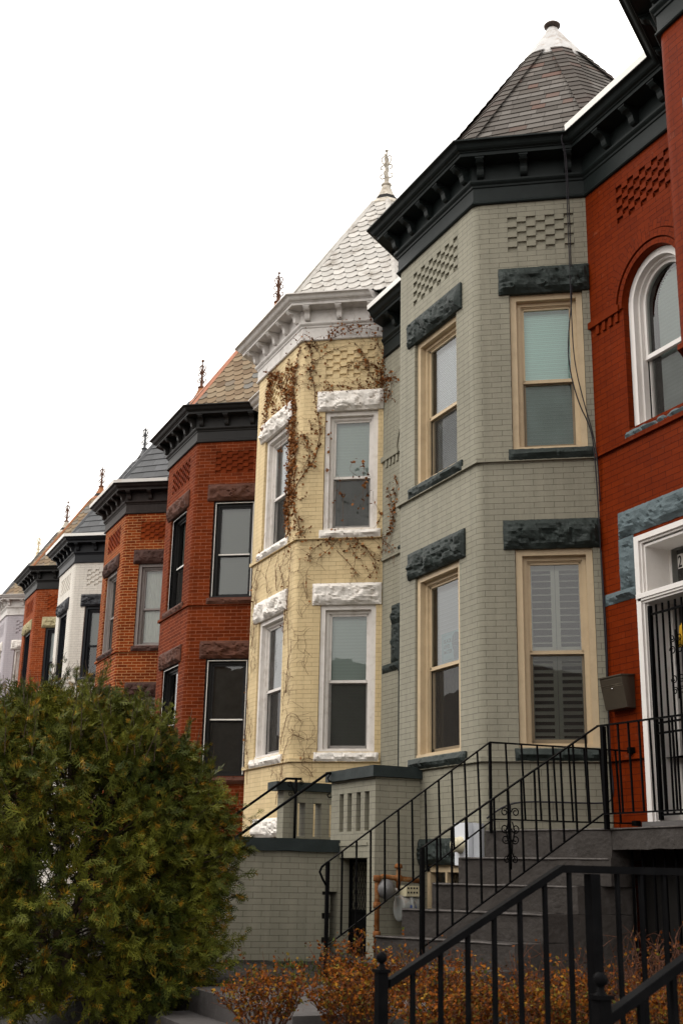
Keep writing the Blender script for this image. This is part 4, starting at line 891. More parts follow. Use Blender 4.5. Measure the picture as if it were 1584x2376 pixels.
for k in range(1, 6):
    q = MB(); a, b = Vector((-10.59, L_[k][0]-.004, L_[k][1]-.012)), Vector((-9.21+.09*(k == 1), R_[k]-.004, L_[k][1]-.012)); q.tube([a+(b-a)*t/14+noise.noise_vector(Vector((t*2.3, k, 0)))*.004 for t in range(15)], .010, 5); q.build('lit_tread_edge', EDGE, root)
q = MB(); q.tube([(-10.59, 6.492, .452), (-9.9, 6.72, .454), (-9.2, 6.955, .452), (-8.6, 6.952, .453), (-7.97, 6.945, .452)], .008, 5); q.build('lit_tread_edge', EDGE, root)
# walkway and lower steps down to the pavement
PATH = mat('walk_concrete', (.085, .078, .076), .85, var=.12, scale=4, bump=.6, bscale=40, dirt=(.18, .17, .165), dirtamt=.35, dirtscale=14)
root = empty('garden_steps', (-9.4, 3.4, -1.6), 'wide plain concrete steps leading from the pavement up to the front walk', 'steps')
for k, (ya, yb, z1, z0) in enumerate(((3.36, 4.75, -.90, -1.1), (3.02, 3.365, -1.08, -1.3), (2.68, 3.025, -1.27, -1.5), (2.34, 2.685, -1.45, -1.62))):
    q = MB(); rough_block(q, [(-10.12, ya), (-7.95, ya), (-7.95, yb), (-10.12, yb)], z0, z1, .003, seed=k+20); q.build('step', PATH, root)

# ------------------------------------------------------------------ railings
def railing(root, path, low, post_at, pick, r=.012, m=BLACKIRON, top=(.016, .010), postr=.017):
    pass
def bar(mb, a, b, w, h):   # flat bar, w across, h tall
    a, b = Vector(a), Vector(b); d = (b-a).normalized(); s = Vector((-d.y, d.x, 0)).normalized()*w/2; u = Vector((0, 0, h/2))
    mb.hexa([a-s-u, a+s-u, b+s-u, b-s-u, a-s+u, a+s+u, b+s+u, b-s+u])
def lerp(a, b, t): return tuple(a[i]+(b[i]-a[i])*t for i in range(3))
def rail_set(root, top, low, counts, pr=.0075, m=BLACKIRON, tw=.032, th=.014, lw=.02, lh=.014):
    q = MB()
    for a, b in zip(top, top[1:]): bar(q, a, b, tw, th)
    q.build('handrail', m, root, bevel=.002)
    q = MB()
    for a, b in zip(low, low[1:]): bar(q, a, b, lw, lh)
    q.build('lower_rail', m, root)
    for (a, b), (c, d), n in zip(zip(top, top[1:]), zip(low, low[1:]), counts):
        for k in range(1, n+1):
            t = k/(n+1); p, q2 = lerp(c, d, t), lerp(a, b, t); q = MB(); q.tube([p, q2], pr, 4, square=True); q.build('picket', m, root)
def post(root, x, y, z0, z1, r, m=BLACKIRON, name='post', ball=0):
    q = MB(); q.tube([(x, y, z0), (x, y, z1)], r, 4, square=True); p = q.build(name, m, root, bevel=.002)
    if ball:
        q = MB(); q.box(x-r*1.3, x+r*1.3, y-r*1.3, y+r*1.3, z1, z1+.012); q.lathe((x, y, z1+.012), [(r*.9, 0), (r*.5, .012), (r*.45, .02)]+[(ball*math.sin(math.pi*(k+1)/9), .02+ball-ball*math.cos(math.pi*(k+1)/9)) for k in range(8)], 16); q.build('ball_cap', m, p)
    return p
root = empty('stair_railing', (-10.6, 5.6, -.75), 'thin black iron railing on the far side of the dark grey steps', 'railing', 'railings of the red house steps')
T = [(-10.62, 4.80, .121), (-10.5, 6.50, 1.315), (-9.98, 7.84, 1.264)]; Lw = [(-10.62, 4.80, -.62), (-10.5, 6.53, .565), (-9.94, 7.84, .552)]
rail_set(root, T, Lw, (11, 8)); post(root, -10.62, 4.80, -.93, .121, .016); post(root, -10.5, 6.50, .43, 1.315, .013)
q = MB(); q.tube([(-10.62, 4.80, .12), (-10.62, 4.74, .075), (-10.62, 4.72, .03), (-10.62, 4.75, -.03), (-10.62, 4.79, -.09)], .011, 6); q.build('rail_curl', BLACKIRON, root)
for bx_ in ((-9.99, -9.93, 1.24, 1.30), (-9.97, -9.9, .53, .58)): q = MB(); q.box(bx_[0], bx_[1], 7.80, 7.856, bx_[2], bx_[3]); q.build('wall_bracket', BLACKIRON, root)
root = empty('stair_railing', (-9.2, 5.9, -.7), 'black iron railing with scrollwork on the near side of the grey steps', 'railing', 'railings of the red house steps')
T = [(-9.2, 5.02, .237), (-9.2, 6.86, 1.372), (-7.95, 6.93, 1.362)]; Lw = [(-9.2, 5.02, -.55), (-9.2, 6.88, .583), (-7.95, 6.93, .582)]
rail_set(root, T, Lw, (12, 8)); post(root, -9.2, 5.02, -.95, .237, .018); post(root, -9.2, 6.92, .45, 1.372, .02)
class YF:   # frame along the stair for ornament
    def P(s, u, o, z): return (-9.185+o, u, z)
yf = YF(); q = MB(); uc = 5.88
for du in (1, -1):
    spiral(q, yf, uc+du*.055, 0, .56, .04, -du, 1); spiral(q, yf, uc+du*.055, 0, .42, .042, -du, -1)
    spiral(q, yf, uc+du*.05, 0, .33, .04, -du, -1); spiral(q, yf, uc+du*.04, 0, .16, .034, -du, 1)
    q.tube([yf.P(uc+du*.02, 0, .48), yf.P(uc+du*.045, 0, .40), yf.P(uc+du*.02, 0, .30), yf.P(uc+du*.015, 0, .22), yf.P(uc+du*.04, 0, .17)], .006, 5)
q.tube([yf.P(uc, 0, .62), yf.P(uc, 0, .08)], .009, 5); q.build('scrollwork', BLACKIRON, root)
# rails beside the pavement steps (close to the camera)
RW, RH = .05, .042
for X, lab, yk in ((-4.55, 'thick black handrail with ball topped post, longer one crossing the foreground', 0), (-3.12, 'thick black handrail cut by the lower right corner, nearest the camera', 0)):
    root = empty('stair_railing', (X, 2.3, -1.6), lab, 'railing', 'thick handrails beside the pavement steps')
    zc_ = -.353 if X < -4 else -.322
    P0 = (X, 2.33, -.405); P1 = (X, 3.165, .048); P2 = (X, 4.9, .048)
    if X > -4: P0 = (X, 2.32, -.385); P1 = (X, 3.165, .06); P2 = (X, 4.9, .06)
    q = MB(); bar(q, P0, P1, .040, .032); bar(q, P1, P2, .040, .032); q.build('handrail', FENCEIRON, root, bevel=.004)
    post(root, X, 2.30, -1.62, zc_-.01, .021, FENCEIRON, ball=.022); post(root, X, 3.33, -1.3, .03, .026, FENCEIRON); post(root, X, 4.86, -1.0, .03, .026, FENCEIRON)
    q = MB(); bar(q, (X, 2.32, -1.25), (X, 3.2, -.80), .03, .03); bar(q, (X, 3.2, -.80), (X, 4.9, -.80), .03, .03); q.build('lower_rail', FENCEIRON, root)
    y = 2.44
    while y < 4.82:
        zt = P0[2]+(P1[2]-P0[2])*min(1, (y-P0[1])/(P1[1]-P0[1])); zb = -1.19+.5*min(1, (y-2.44)/.76) if y < 3.2 else -.80
        if abs(y-3.33) > .05:
            q = MB(); q.tube([(X, y, zb), (X, y, zt)], .0085, 4, square=True); q.build('picket', FENCEIRON, root)
        y += .128
root = empty('garden_steps', (-3.85, 2.9, -1.6), 'concrete steps between the two thick foreground handrails', 'steps')
for k, (ya, yb, z1, z0) in enumerate(((3.3, 6.5, -.92, -1.1), (2.95, 3.305, -1.1, -1.3), (2.6, 2.955, -1.28, -1.5), (2.32, 2.605, -1.45, -1.62))):
    q = MB(); rough_block(q, [(-4.48, ya), (-3.2, ya), (-3.2, yb), (-4.48, yb)], z0, z1, .003, .15, seed=k+30); q.build('step', PATH, root)

# ------------------------------------------------------------------ sage stoop with slotted parapets
SB = wallmats[0]; U = (.05, 13.3)
root = empty('entry_stoop', (-14.0, 6.3, -.93), 'sage painted brick stoop with slotted parapets and dark green coping', 'stoop')
q = MB()
ys, ye = 6.22, 6.44
def bb(*a): q.box(*a, uvs=U)
slots = [(-13.46, -13.345), (-13.24, -13.12), (-13.0, -12.88), (-12.775, -12.655)]
bb(-13.70, -12.5, ys, ye, .936, 1.085); bb(-13.70, -12.5, ys, ye, .20, .497)
xs = [-13.70]+[v for s in slots for v in s]+[-12.5]
for i in range(0, len(xs), 2): bb(xs[i], xs[i+1], ys, ye, .497, .936)
bb(-13.45, -12.69, ys-.012, ys-.0005, .335, .37)
bb(-12.69, -12.5, ys, ye, -.95, .20); bb(-12.72, -12.5, ye, 6.84, -.95, 1.085); bb(-13.70, -13.48, ye, 7.8, -.95, 1.085)
bb(-13.70, -13.4795, 4.3, 6.03, -.95, .262); bb(-13.70, -13.4795, 6.0302, ys-.0003, -.18, .262); bb(-13.70, -13.45, ys+.0, ye, -.95, .1998)
for k in range(6):
    if k % 2 == 0: bb(-13.70, -13.48, 6.0303, 6.13, -.95+k*.133, -.95+k*.133+.1328)
    bb(-13.70, -13.48, 6.0303, 6.13, -.95+(2*k)*.0665, -.95+(2*k+1)*.0665) if k % 2 else None
bb(-15.62, -15.4, 6.29, 7.3, .42, .497); bb(-15.62, -15.4, 6.29, 7.3, .936, 1.085)
ysl = [6.29, 6.50, 6.61, 6.73, 6.85, 6.97, 7.09, 7.3]
for i in range(0, len(ysl), 2): bb(-15.62, -15.4, ysl[i], ysl[i+1], .497, .936)
bb(-15.62, -13.71, 6.45, 7.84, .25, .42); bb(-15.62, -15.4, 6.29, 7.3, -.95, .42)
q.build('brickwork', SB, root)
cp = mat('dark_green_coping', (.020, .027, .027), .55, var=.15, scale=4, bump=.6, bscale=30, dirt=(.035, .042, .04), dirtamt=.4)
q = MB(); rough_block(q, [(-13.76, 6.16), (-12.44, 6.16), (-12.44, 6.50), (-13.76, 6.50)], 1.087, 1.21, .004, .06, 1); rough_block(q, [(-12.78, 6.5005), (-12.44, 6.5005), (-12.44, 6.80), (-12.78, 6.80)], 1.087, 1.21, .004, .06, 1); q.build('coping', cp, root)
q = MB(); rough_block(q, [(-13.76, 4.25), (-13.42, 4.25), (-13.42, 6.2195), (-13.76, 6.2195)], .264, .405, .005, .06, 2); q.build('coping', cp, root)
q = MB(); rough_block(q, [(-15.68, 6.16), (-15.34, 6.16), (-15.34, 7.3), (-15.68, 7.3)], 1.087, 1.20, .004, .06, 3); q.build('coping', cp, root)
for k in range(5):
    q = MB(); z = .25-k*.19; rough_block(q, [(-15.38, 6.45-.3*(k+1)), (-13.72, 6.45-.3*(k+1)), (-13.72, 6.45-.3*k-.003), (-15.38, 6.45-.3*k-.003)], -.95, z, .002, .2, k); q.build('step', STEP, root)
q = MB(); rough_block(q, [(-13.6, 6.02), (-12.3, 5.98), (-12.3, 6.2), (-13.6, 6.2)], -.95, -.86, .006, .08, 5); q.build('kerb', cp, root)
gt = MB(); xa, xb, za, zb = -13.45, -12.69, -.86, .19; yg = 6.36
for w in ((xa, xa+.035, za, zb), (xb-.035, xb, za, zb), (xa, xb, zb-.035, zb), (xa, xb, za, za+.035), (xa, xb, -.40, -.37)): gt.box(w[0], w[1], yg, yg+.03, w[2], w[3])
gt.box(xa+.035, xb-.035, yg+.012, yg+.02, za+.035, -.40)
gate = gt.build('gate', BLACKIRON, root)
q = MB(); n = 10; zl, zh = -.37, zb-.035; wd = (xb-xa-.07)
for k in range(-6, n+6):
    for s in (1, -1):
        x0_ = xa+.035+k*wd/n; x1_ = x0_+s*(zh-zl)*.5
        t0, t1 = 0, 1
        def cl(x): return (x-x0_)/(x1_-x0_)
        ta, tb = sorted((cl(xa+.035), cl(xb-.035))); t0, t1 = max(0, ta), min(1, tb)
        if t1-t0 > .05: q.tube([(x0_+(x1_-x0_)*t0, yg+.01+.004*s, zl+(zh-zl)*t0), (x0_+(x1_-x0_)*t1, yg+.01+.004*s, zl+(zh-zl)*t1)], .0035, 4, cap=False)
q.build('lattice', BLACKIRON, gate)
q = MB()
for e in ((-13.36, -13.13), (-13.02, -12.80)): q.box(e[0], e[1], yg+.30, yg+.32, -.40, .12)
q.build('inner_door_pane', mat('pale_door_pane', (.6, .58, .48), .5, bump=0), root)
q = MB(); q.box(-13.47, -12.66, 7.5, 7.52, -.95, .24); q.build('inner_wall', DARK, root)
# pipe handrails of that stoop
root = empty('stair_railing', (-13.6, 5.3, .4), 'slim black handrail running into the nearer slotted parapet', 'railing', 'handrails of the sage stoop')
q = MB(); q.tube([(-13.6, 6.16, 1.19), (-13.6, 6.12, 1.19), (-13.6, 4.4, .005)], .017, 8); q.build('handrail', BLACKIRON, root)
q = MB(); q.tube([(-13.6, 6.15, 1.18), (-13.6, 6.12, 1.13), (-13.6, 6.14, 1.09), (-13.6, 6.17, 1.10)], .009, 6); q.tube([(-13.6, 6.15, .95), (-13.6, 6.12, .93), (-13.6, 6.14, .9), (-13.6, 6.18, .91)], .009, 6); q.build('rail_scroll', BLACKIRON, root)
q = MB(); q.tube([(-13.6, 4.5, -.2+.24), (-13.6, 4.5, -.93)], .017, 8); q.build('post', BLACKIRON, root)
root = empty('stair_railing', (-15.3, 6.4, .4), 'slim black handrail with scrolled post beyond the stair wall', 'railing', 'handrails of the sage stoop')
q = MB(); q.tube([(-15.3, 6.50, 1.24), (-15.3, 6.28, 1.235), (-15.3, 4.6, .05)], .017, 8); q.build('handrail', BLACKIRON, root)
q = MB(); q.tube([(-15.3, 6.42, 1.235), (-15.3, 6.42, .25)], .02, 8); q.build('post', BLACKIRON, root)
class YF2:
    def P(s, u, o, z): return (-15.29+o, u, z)
yf2 = YF2(); q = MB(); spiral(q, yf2, 6.33, 0, 1.16, .04, 1, 1); spiral(q, yf2, 6.34, 0, 1.04, .035, 1, -1); spiral(q, yf2, 6.50, 0, 1.19, .03, -1, 1); q.tube([(-15.29, 6.42, 1.0), (-15.29, 6.38, 1.1), (-15.29, 6.33, 1.2)], .008, 6); q.build('rail_scroll', BLACKIRON, root)

# ------------------------------------------------------------------ dry vine on the yellow bay
def bay_pt(pl, u, z, o):
    if u <= LC: 
        if u < 0: q = pl.J; return (q[0]-u, q[1]-o-.0, z+pl.dz)
        return pl.cant.P(u, o+(.0 if z < 7.8 else .05), z)
    if u < LC+B_: return pl.front.P(u-LC, o+(.0 if z < 7.8 else .05), z)
    return pl.back.P(u-LC-B_, o, z)
VINE = mat('vine_stem', (.115, .055, .025), .9, var=.3, scale=20, bump=0)
VLEAF = leaf_mat('dry_vine_leaf', [(0, (.10, .035, .012)), (.35, (.20, .07, .018)), (.6, (.27, .105, .03)), (.8, (.13, .05, .02)), (1, (.36, .17, .06))], .8)
VP = {'A': [(1.24, 4.54), (1.33, 4.83), (1.45, 5.23), (1.44, 5.61), (1.42, 5.98), (1.52, 6.29), (1.48, 6.68), (1.61, 7.13), (1.53, 7.4), (1.3, 7.92)],
 'B': [(1.45, 5.23), (1.24, 5.57), (1.1, 5.77), (1.0, 6.21), (1.04, 6.52), (1.09, 6.81), (1.13, 7.11), (1.2, 7.31), (1.17, 7.38), (1.2, 7.77)],
 'C': [(1.42, 5.98), (1.29, 6.22), (1.22, 6.06), (1.17, 5.87), (1.28, 5.61)],
 'D': [(1.6, 4.71), (1.68, 5.1), (1.66, 5.48), (1.70, 5.89), (1.63, 6.24), (1.72, 6.71), (1.89, 7.03), (2.17, 7.4), (2.35, 7.65), (2.7, 7.53), (2.77, 7.14), (2.84, 6.85)],
 'D2': [(1.72, 6.71), (2.27, 6.98), (2.57, 7.28), (2.71, 7.64), (2.62, 7.78)], 'D3': [(1.7, 6.9), (1.9, 7.3), (1.8, 7.7)], 'D4': [(1.68, 5.0), (1.60, 5.5), (1.56, 6.1), (1.6, 6.8), (1.7, 7.4)],
 'E': [(0.04, 6.95), (0.11, 7.05), (0.3, 6.98), (0.42, 6.96), (0.65, 7.01), (0.83, 7.01), (0.94, 6.94)], 'E2': [(0.04, 6.95), (0.06, 7.21), (0.02, 7.31), (0.04, 7.55), (0.18, 7.8)], 'E3': [(.05, 7.0), (.12, 7.3), (.4, 7.42), (.7, 7.3)], 'E4': [(.1, 7.05), (.22, 7.15), (.3, 7.5), (.5, 7.75)],
 'K': [(1.3, 7.7), (1.0, 7.75), (.7, 7.85), (.4, 7.95), (.15, 7.9)], 'K2': [(.9, 7.85), (.7, 8.0), (.5, 8.05), (.3, 7.98)], 'K3': [(1.15, 7.4), (.9, 7.6), (.6, 7.7)],
 'G': [(1.14, 4.18), (1.06, 4.34), (0.88, 4.46), (0.61, 4.47), (0.35, 4.43), (0.17, 4.24), (0.11, 4.06), (0.2, 3.92)], 'G2': [(0.88, 4.44), (0.71, 4.54), (0.44, 4.50), (0.01, 4.50)], 'G3': [(0.7, 4.47), (0.84, 4.33), (0.98, 4.19)], 'G4': [(0.7, 4.33), (0.52, 4.14), (0.34, 3.92)], 'G5': [(.5, 4.45), (.42, 4.2), (.45, 3.95)],
 'H': [(3.06, 3.1), (2.96, 3.55), (3.12, 4.07), (2.9, 4.41), (2.82, 4.62), (2.6, 4.96)], 'H1': [(1.69, 3.13), (1.64, 3.59), (1.77, 3.98), (1.88, 4.18), (1.66, 4.35), (1.49, 4.59)],
 'H2': [(1.63, 1.46), (1.44, 1.81), (1.27, 1.87), (1.16, 1.73)], 'H3': [(1.13, 1.5), (1.26, 1.57), (1.31, 1.55), (1.49, 1.31), (1.55, 1.07)], 'H4': [(0.97, 0.97), (1.05, 1.09), (1.14, 1.15), (1.08, 1.24), (0.87, 1.15)],
 'H5': [(3.1, 1.62), (3.04, 1.98), (3.15, 2.36), (3.07, 2.72)], 'H6': [(1.19, 3.84), (1.13, 3.59), (1.15, 3.95)], 'H7': [(2.4, 3.9), (2.5, 4.2), (2.3, 4.45)], 'H8': [(2.0, 3.85), (2.1, 4.2), (1.95, 4.5)], 'H9': [(1.5, 2.2), (1.45, 2.9), (1.55, 3.5), (1.5, 4.1), (1.45, 4.5)], 'H10': [(2.95, .95), (3.05, 1.5)], 'H11': [(1.75, .6), (1.6, .95), (1.5, 1.1)]}
LEAFY = {'A': 120, 'B': 52, 'C': 60, 'D': 190, 'D2': 110, 'D3': 130, 'D4': 170, 'E': 130, 'E2': 110, 'E3': 40, 'E4': 50, 'K': 70, 'K2': 70, 'K3': 12, 'G': 42, 'G2': 26, 'G3': 10, 'G4': 16, 'G5': 16, 'H1': 10, 'H': 6, 'H6': 14}
root = empty('climbing_vine', bay_pt(pY, 1.4, .3, .05), 'leafless brown vine with dry leaves climbing the pale yellow bay corner', 'vine')
stems = MB(); lv = []; lf = []
def dense(pts, n=7):
    P = [Vector((*p, 0)) for p in pts]; out = []
    for i in range(len(P)-1):
        a = P[max(i-1, 0)]; b, c = P[i], P[i+1]; d = P[min(i+2, len(P)-1)]
        for k in range(n):
            t = k/n; out.append(.5*((2*b)+(c-a)*t+(2*a-5*b+4*c-d)*t*t+(3*b-a-3*c+d)*t**3))
    out.append(P[-1]); return out
def in_opening(u, z):
    v = u-LC
    for a, b in ((4.68, 6.56), (1.35, 3.47)):
        if a < z < b and (.1 < u < .92 or .45 < v < 1.48): return True
    return False
def add_leaf(p, size, pl, nrm):
    a = random.uniform(0, 2*math.pi); d = Vector((random.gauss(0, 1), random.gauss(0, .6), random.gauss(-.6, .8))).normalized(); s = d.cross(Vector((random.gauss(0, 1), random.gauss(0, 1), random.gauss(0, 1)))).normalized()
    k = len(lv); w = size*random.uniform(.35, .6); q = Vector(p); cu = nrm*random.uniform(-.01, .02)
    lv.extend([tuple(q), tuple(q+d*size*.5+s*w+cu), tuple(q+d*size), tuple(q+d*size*.5-s*w+cu)]); lf.append((k, k+1, k+2, k+3))
def offs(z): return .03 if z < 7.8 else (.06 if z < 8.06 else .12)
def grow(pts, r0, leafn, pl=pY, twigs=2.2, fn=bay_pt):
    D = dense(pts); n = len(D); D = [Vector((p.x+.02*noise.noise(Vector((p.x*5, p.y*5, r0*900))), p.y+.015*noise.noise(Vector((p.y*6, p.x*4, 2))), 0)) for p in D]
    stems.tube([fn(pl, p.x, p.y, offs(p.y)+.006*math.sin(i)) for i, p in enumerate(D)], [r0*(1-.5*i/n) for i in range(n)], 4)
    L = sum((b-a).length for a, b in zip(D, D[1:]))
    for _ in range(int(L*twigs*8)):
        i = random.randrange(n-1); p = D[i].copy(); d = (D[i+1]-p).normalized(); ang = random.choice((-1, 1))*random.uniform(.4, 1.5); d = Vector((d.x*math.cos(ang)-d.y*math.sin(ang), d.x*math.sin(ang)+d.y*math.cos(ang), 0))
        T = [p.copy()]; st = random.uniform(.02, .045)
        for k in range(random.randint(3, 9)):
            ang = random.gauss(0, .35); d = Vector((d.x*math.cos(ang)-d.y*math.sin(ang), d.x*math.sin(ang)+d.y*math.cos(ang)-.04, 0)).normalized(); p = p+d*st
            if in_opening(p.x, p.y) and random.random() < .7: break
            T.append(p.copy())
        if len(T) > 2: stems.tube([fn(pl, q.x, q.y, offs(q.y)+.01*random.random()) for q in T], [.003, *[.0022]*(len(T)-2), .0012], 3, cap=False)
        if leafn > 20 and random.random() < .5:
            for q in T[1:]:
                if random.random() < .4: add_leaf(fn(pl, q.x, q.y, offs(q.y)+.01), random.uniform(.03, .055), pl, Vector((0, -1, 0)))
    for _ in range(int(leafn*L*.85)):
        p = D[random.randrange(n)]; s = .055 if leafn > 60 else .03; u, z = p.x+random.gauss(0, s), p.y+random.gauss(0, s)
        if in_opening(u, z) and random.random() < .8: continue
        add_leaf(fn(pl, u, z, offs(z)+random.uniform(0, .03)), random.uniform(.025, .055), pl, Vector((0, -1, 0)))
for k, v in VP.items(): grow(v, .008 if k in 'ABD' else .005, LEAFY.get(k, 4), twigs=3.2 if k in ('A', 'B', 'D', 'D4', 'C', 'G', 'K') else 1.8)
for _ in range(60):     # fine runners over the lower wall of the bay
    u = random.choice((random.uniform(1.3, 2.0), random.uniform(2.7, 3.2), random.uniform(.95, 1.3), random.uniform(1.35, 3.2))); z = random.uniform(.7, 4.4)
    if in_opening(u, z): continue
    grow([(u, z), (u+random.gauss(0, .06), z+.14), (u+random.gauss(0, .1), z+.3)], .0028, 2, twigs=1.4)
# hanging sprays in front of the panes
for u, z, n_ in ((.30, 5.45, 10), (.45, 5.5, 14), (.25, 5.35, 8), (.72, 5.3, 6), (.60, 5.0, 5), (.15, 5.0, 10), (.85, 6.0, 8), (1.32+.75, 6.3, 6)):
    pt_ = [(u, z+.25), (u+random.gauss(0, .03), z+.1), (u+random.gauss(0, .05), z-.15), (u+random.gauss(0, .05), z-.4)]
    D = dense(pt_, 4); stems.tube([bay_pt(pY, q.x, q.y, .02) for q in D], .0022, 3, cap=False)
    for _ in range(n_): q = D[random.randrange(len(D))]; add_leaf(bay_pt(pY, q.x+random.gauss(0, .015), q.y+random.gauss(0, .03), .03), random.uniform(.04, .07), pY, Vector((0, -1, 0)))
def rec_pt(pl, u, z, o): return pl.rec.P(u, o, z)   # shares the grey wall beside it
def wx(x): return (pG.C3[0]-x)
for v, n_ in (([(wx(-15.63), 4.89), (wx(-15.33), 4.9), (wx(-15.26), 5.15), (wx(-15.34), 5.48)], 60), ([(wx(-15.3), 4.95), (wx(-15.2), 5.3), (wx(-15.14), 5.71)], 40), ([(wx(-15.69), 7.41), (wx(-15.45), 7.43), (wx(-15.14), 7.3)], 90), ([(wx(-15.64), 7.2), (wx(-15.4), 7.1), (wx(-15.3), 7.45)], 70), ([(wx(-15.6), 4.85), (wx(-15.35), 4.7), (wx(-15.2), 4.55)], 20)):
    grow(v, .004, n_, pl=pG, twigs=2.5, fn=rec_pt)
stems.build('stem', VINE, root); npmesh('dry_leaves', lv, lf, VLEAF, root)

# ------------------------------------------------------------------ arborvitae
def fronds(C, Dn, size, rng, nl=9, spread=.55):
    """flat scaly sprays: C centres (n,3), Dn main directions, size (n,)"""
    n = len(C); Dn = Dn/np.linalg.norm(Dn, axis=1)[:, None]; r = rng.normal(size=(n, 3)); S = np.cross(Dn, r); S /= np.linalg.norm(S, axis=1)[:, None]; N_ = np.cross(Dn, S)
    V = []; F = []
    def quad(p0, p1, w, sdir):
        k = sum(len(v) for v in V); 
        V.append(np.stack([p0-sdir*w, p0+sdir*w, p1+sdir*w*.25, p1-sdir*w*.25], 1).reshape(-1, 3))
    s = size[:, None]
    quads = []
    quads.append((C, C+Dn*s, .05*s, S))
    for i in range(nl):
        t = .12+.8*i/nl; sg = 1 if i % 2 else -1; ln = s*(spread*(1-t*.75))*(.8+.4*rng.random((n, 1)))
        p0 = C+Dn*s*t; dr = Dn*.62+S*sg*.78+N_*rng.normal(size=(n, 1))*.12; p1 = p0+dr*ln
        sd2 = np.cross(dr, N_); quads.append((p0, p1, .040*s, sd2))
        q0 = p0+dr*ln*.45; d2 = Dn*.95+S*sg*.2; quads.append((q0, q0+d2*ln*.5, .034*s, np.cross(d2, N_)))
    m = len(quads); P = np.empty((n, m, 4, 3))
    for i, (p0, p1, w, sd2) in enumerate(quads):
        P[:, i, 0] = p0-sd2*w; P[:, i, 1] = p0+sd2*w; P[:, i, 2] = p1+sd2*w*.3; P[:, i, 3] = p1-sd2*w*.3
    return P.reshape(-1, 3), n*m
def frond_mesh(name, C, Dn, size, rng, m, parent, nl=9, spread=.55):
    V, k = fronds(C, Dn, size, rng, nl, spread); F = np.arange(k*4).reshape(k, 4); return npmesh(name, V, F, m, parent)
def clump_attr_mat(name, lo, hi, tip, tipw):
    # colour from clump scale noise, with orange brown tips mixed per clump
    m, t, p = nt(name); L = t.links.new; tc = t.nodes.new('ShaderNodeTexCoord')
    n1 = t.nodes.new('ShaderNodeTexNoise'); n1.inputs['Scale'].default_value = 2.3; n1.inputs['Detail'].default_value = 4; L(tc.outputs['Object'], n1.inputs['Vector'])
    mr = t.nodes.new('ShaderNodeMapRange'); mr.inputs[1].default_value = .33; mr.inputs[2].default_value = .68; L(n1.outputs['Fac'], mr.inputs[0]); c = ramp(t, lo, hi, mr.outputs[0])
    n2 = t.nodes.new('ShaderNodeTexNoise'); n2.inputs['Scale'].default_value = 9; n2.inputs['Detail'].default_value = 3; L(tc.outputs['Object'], n2.inputs['Vector'])
    m2 = t.nodes.new('ShaderNodeMapRange'); m2.inputs[1].default_value = .58; m2.inputs[2].default_value = .70; m2.inputs[4].default_value = tipw; L(n2.outputs['Fac'], m2.inputs[0])
    d = t.nodes.new('ShaderNodeMix'); d.data_type = 'RGBA'; L(m2.outputs[0], d.inputs['Factor']); L(c, d.inputs['A']); d.inputs['B'].default_value = (*tip, 1)
    g = t.nodes.new('ShaderNodeNewGeometry'); h = t.nodes.new('ShaderNodeHueSaturation'); m3 = t.nodes.new('ShaderNodeMapRange'); m3.inputs[3].default_value = .6; m3.inputs[4].default_value = 1.5; L(g.outputs['Random Per Island'], m3.inputs[0]); L(m3.outputs[0], h.inputs['Value']); L(d.outputs['Result'], h.inputs['Color'])
    L(h.outputs[0], p.inputs['Base Color']); p.inputs['Roughness'].default_value = .6; p.inputs['Specular IOR Level'].default_value = .12; MATS[name] = m; return m
GREEN = clump_attr_mat('scaly_green_foliage', (.020, .031, .005), (.110, .112, .013), (.29, .135, .010), .8)
BX, BY, BZ0 = -11.1, 2.45, -1.15
root = empty('arborvitae', (BX, BY, BZ0), 'large dense evergreen bush with orange tinged sprays filling the lower left', 'bush')
rng = np.random.default_rng(11)
def bush_radius(phi, h):    # h 0..1
    prof = np.interp(h, [0, .05, .2, .45, .6, .75, .88, 1.0], [.86, .97, 1.03, 1.04, 1.02, .92, .72, .32])
    return prof*(1+.10*np.sin(phi*3+h*5)+.07*np.sin(phi*7-h*11)+.05*np.sin(phi*13+h*23))
NB = 540; HT = 2.66; ctr = []; dirs = []
phi = rng.uniform(0, 2*np.pi, NB*3); h = rng.uniform(.02, 1, NB*3)**.9
trunkm = MB()
leaders = [(0, 0, HT*.98), (.42, .35, HT*.86), (-.3, .4, HT*.93), (.15, -.55, HT*1.02), (-.4, -.35, HT*.9), (.1, .85, HT*.80), (.45, -.1, HT*.9)]
for lx, ly, lh in leaders:
    trunkm.tube([(BX, BY, BZ0), (BX+lx*.3, BY+ly*.3, BZ0+lh*.25), (BX+lx*.8, BY+ly*.8, BZ0+lh*.6), (BX+lx, BY+ly, BZ0+lh)], [.05, .035, .02, .005], 6)
C = []; D = []; Sz = []
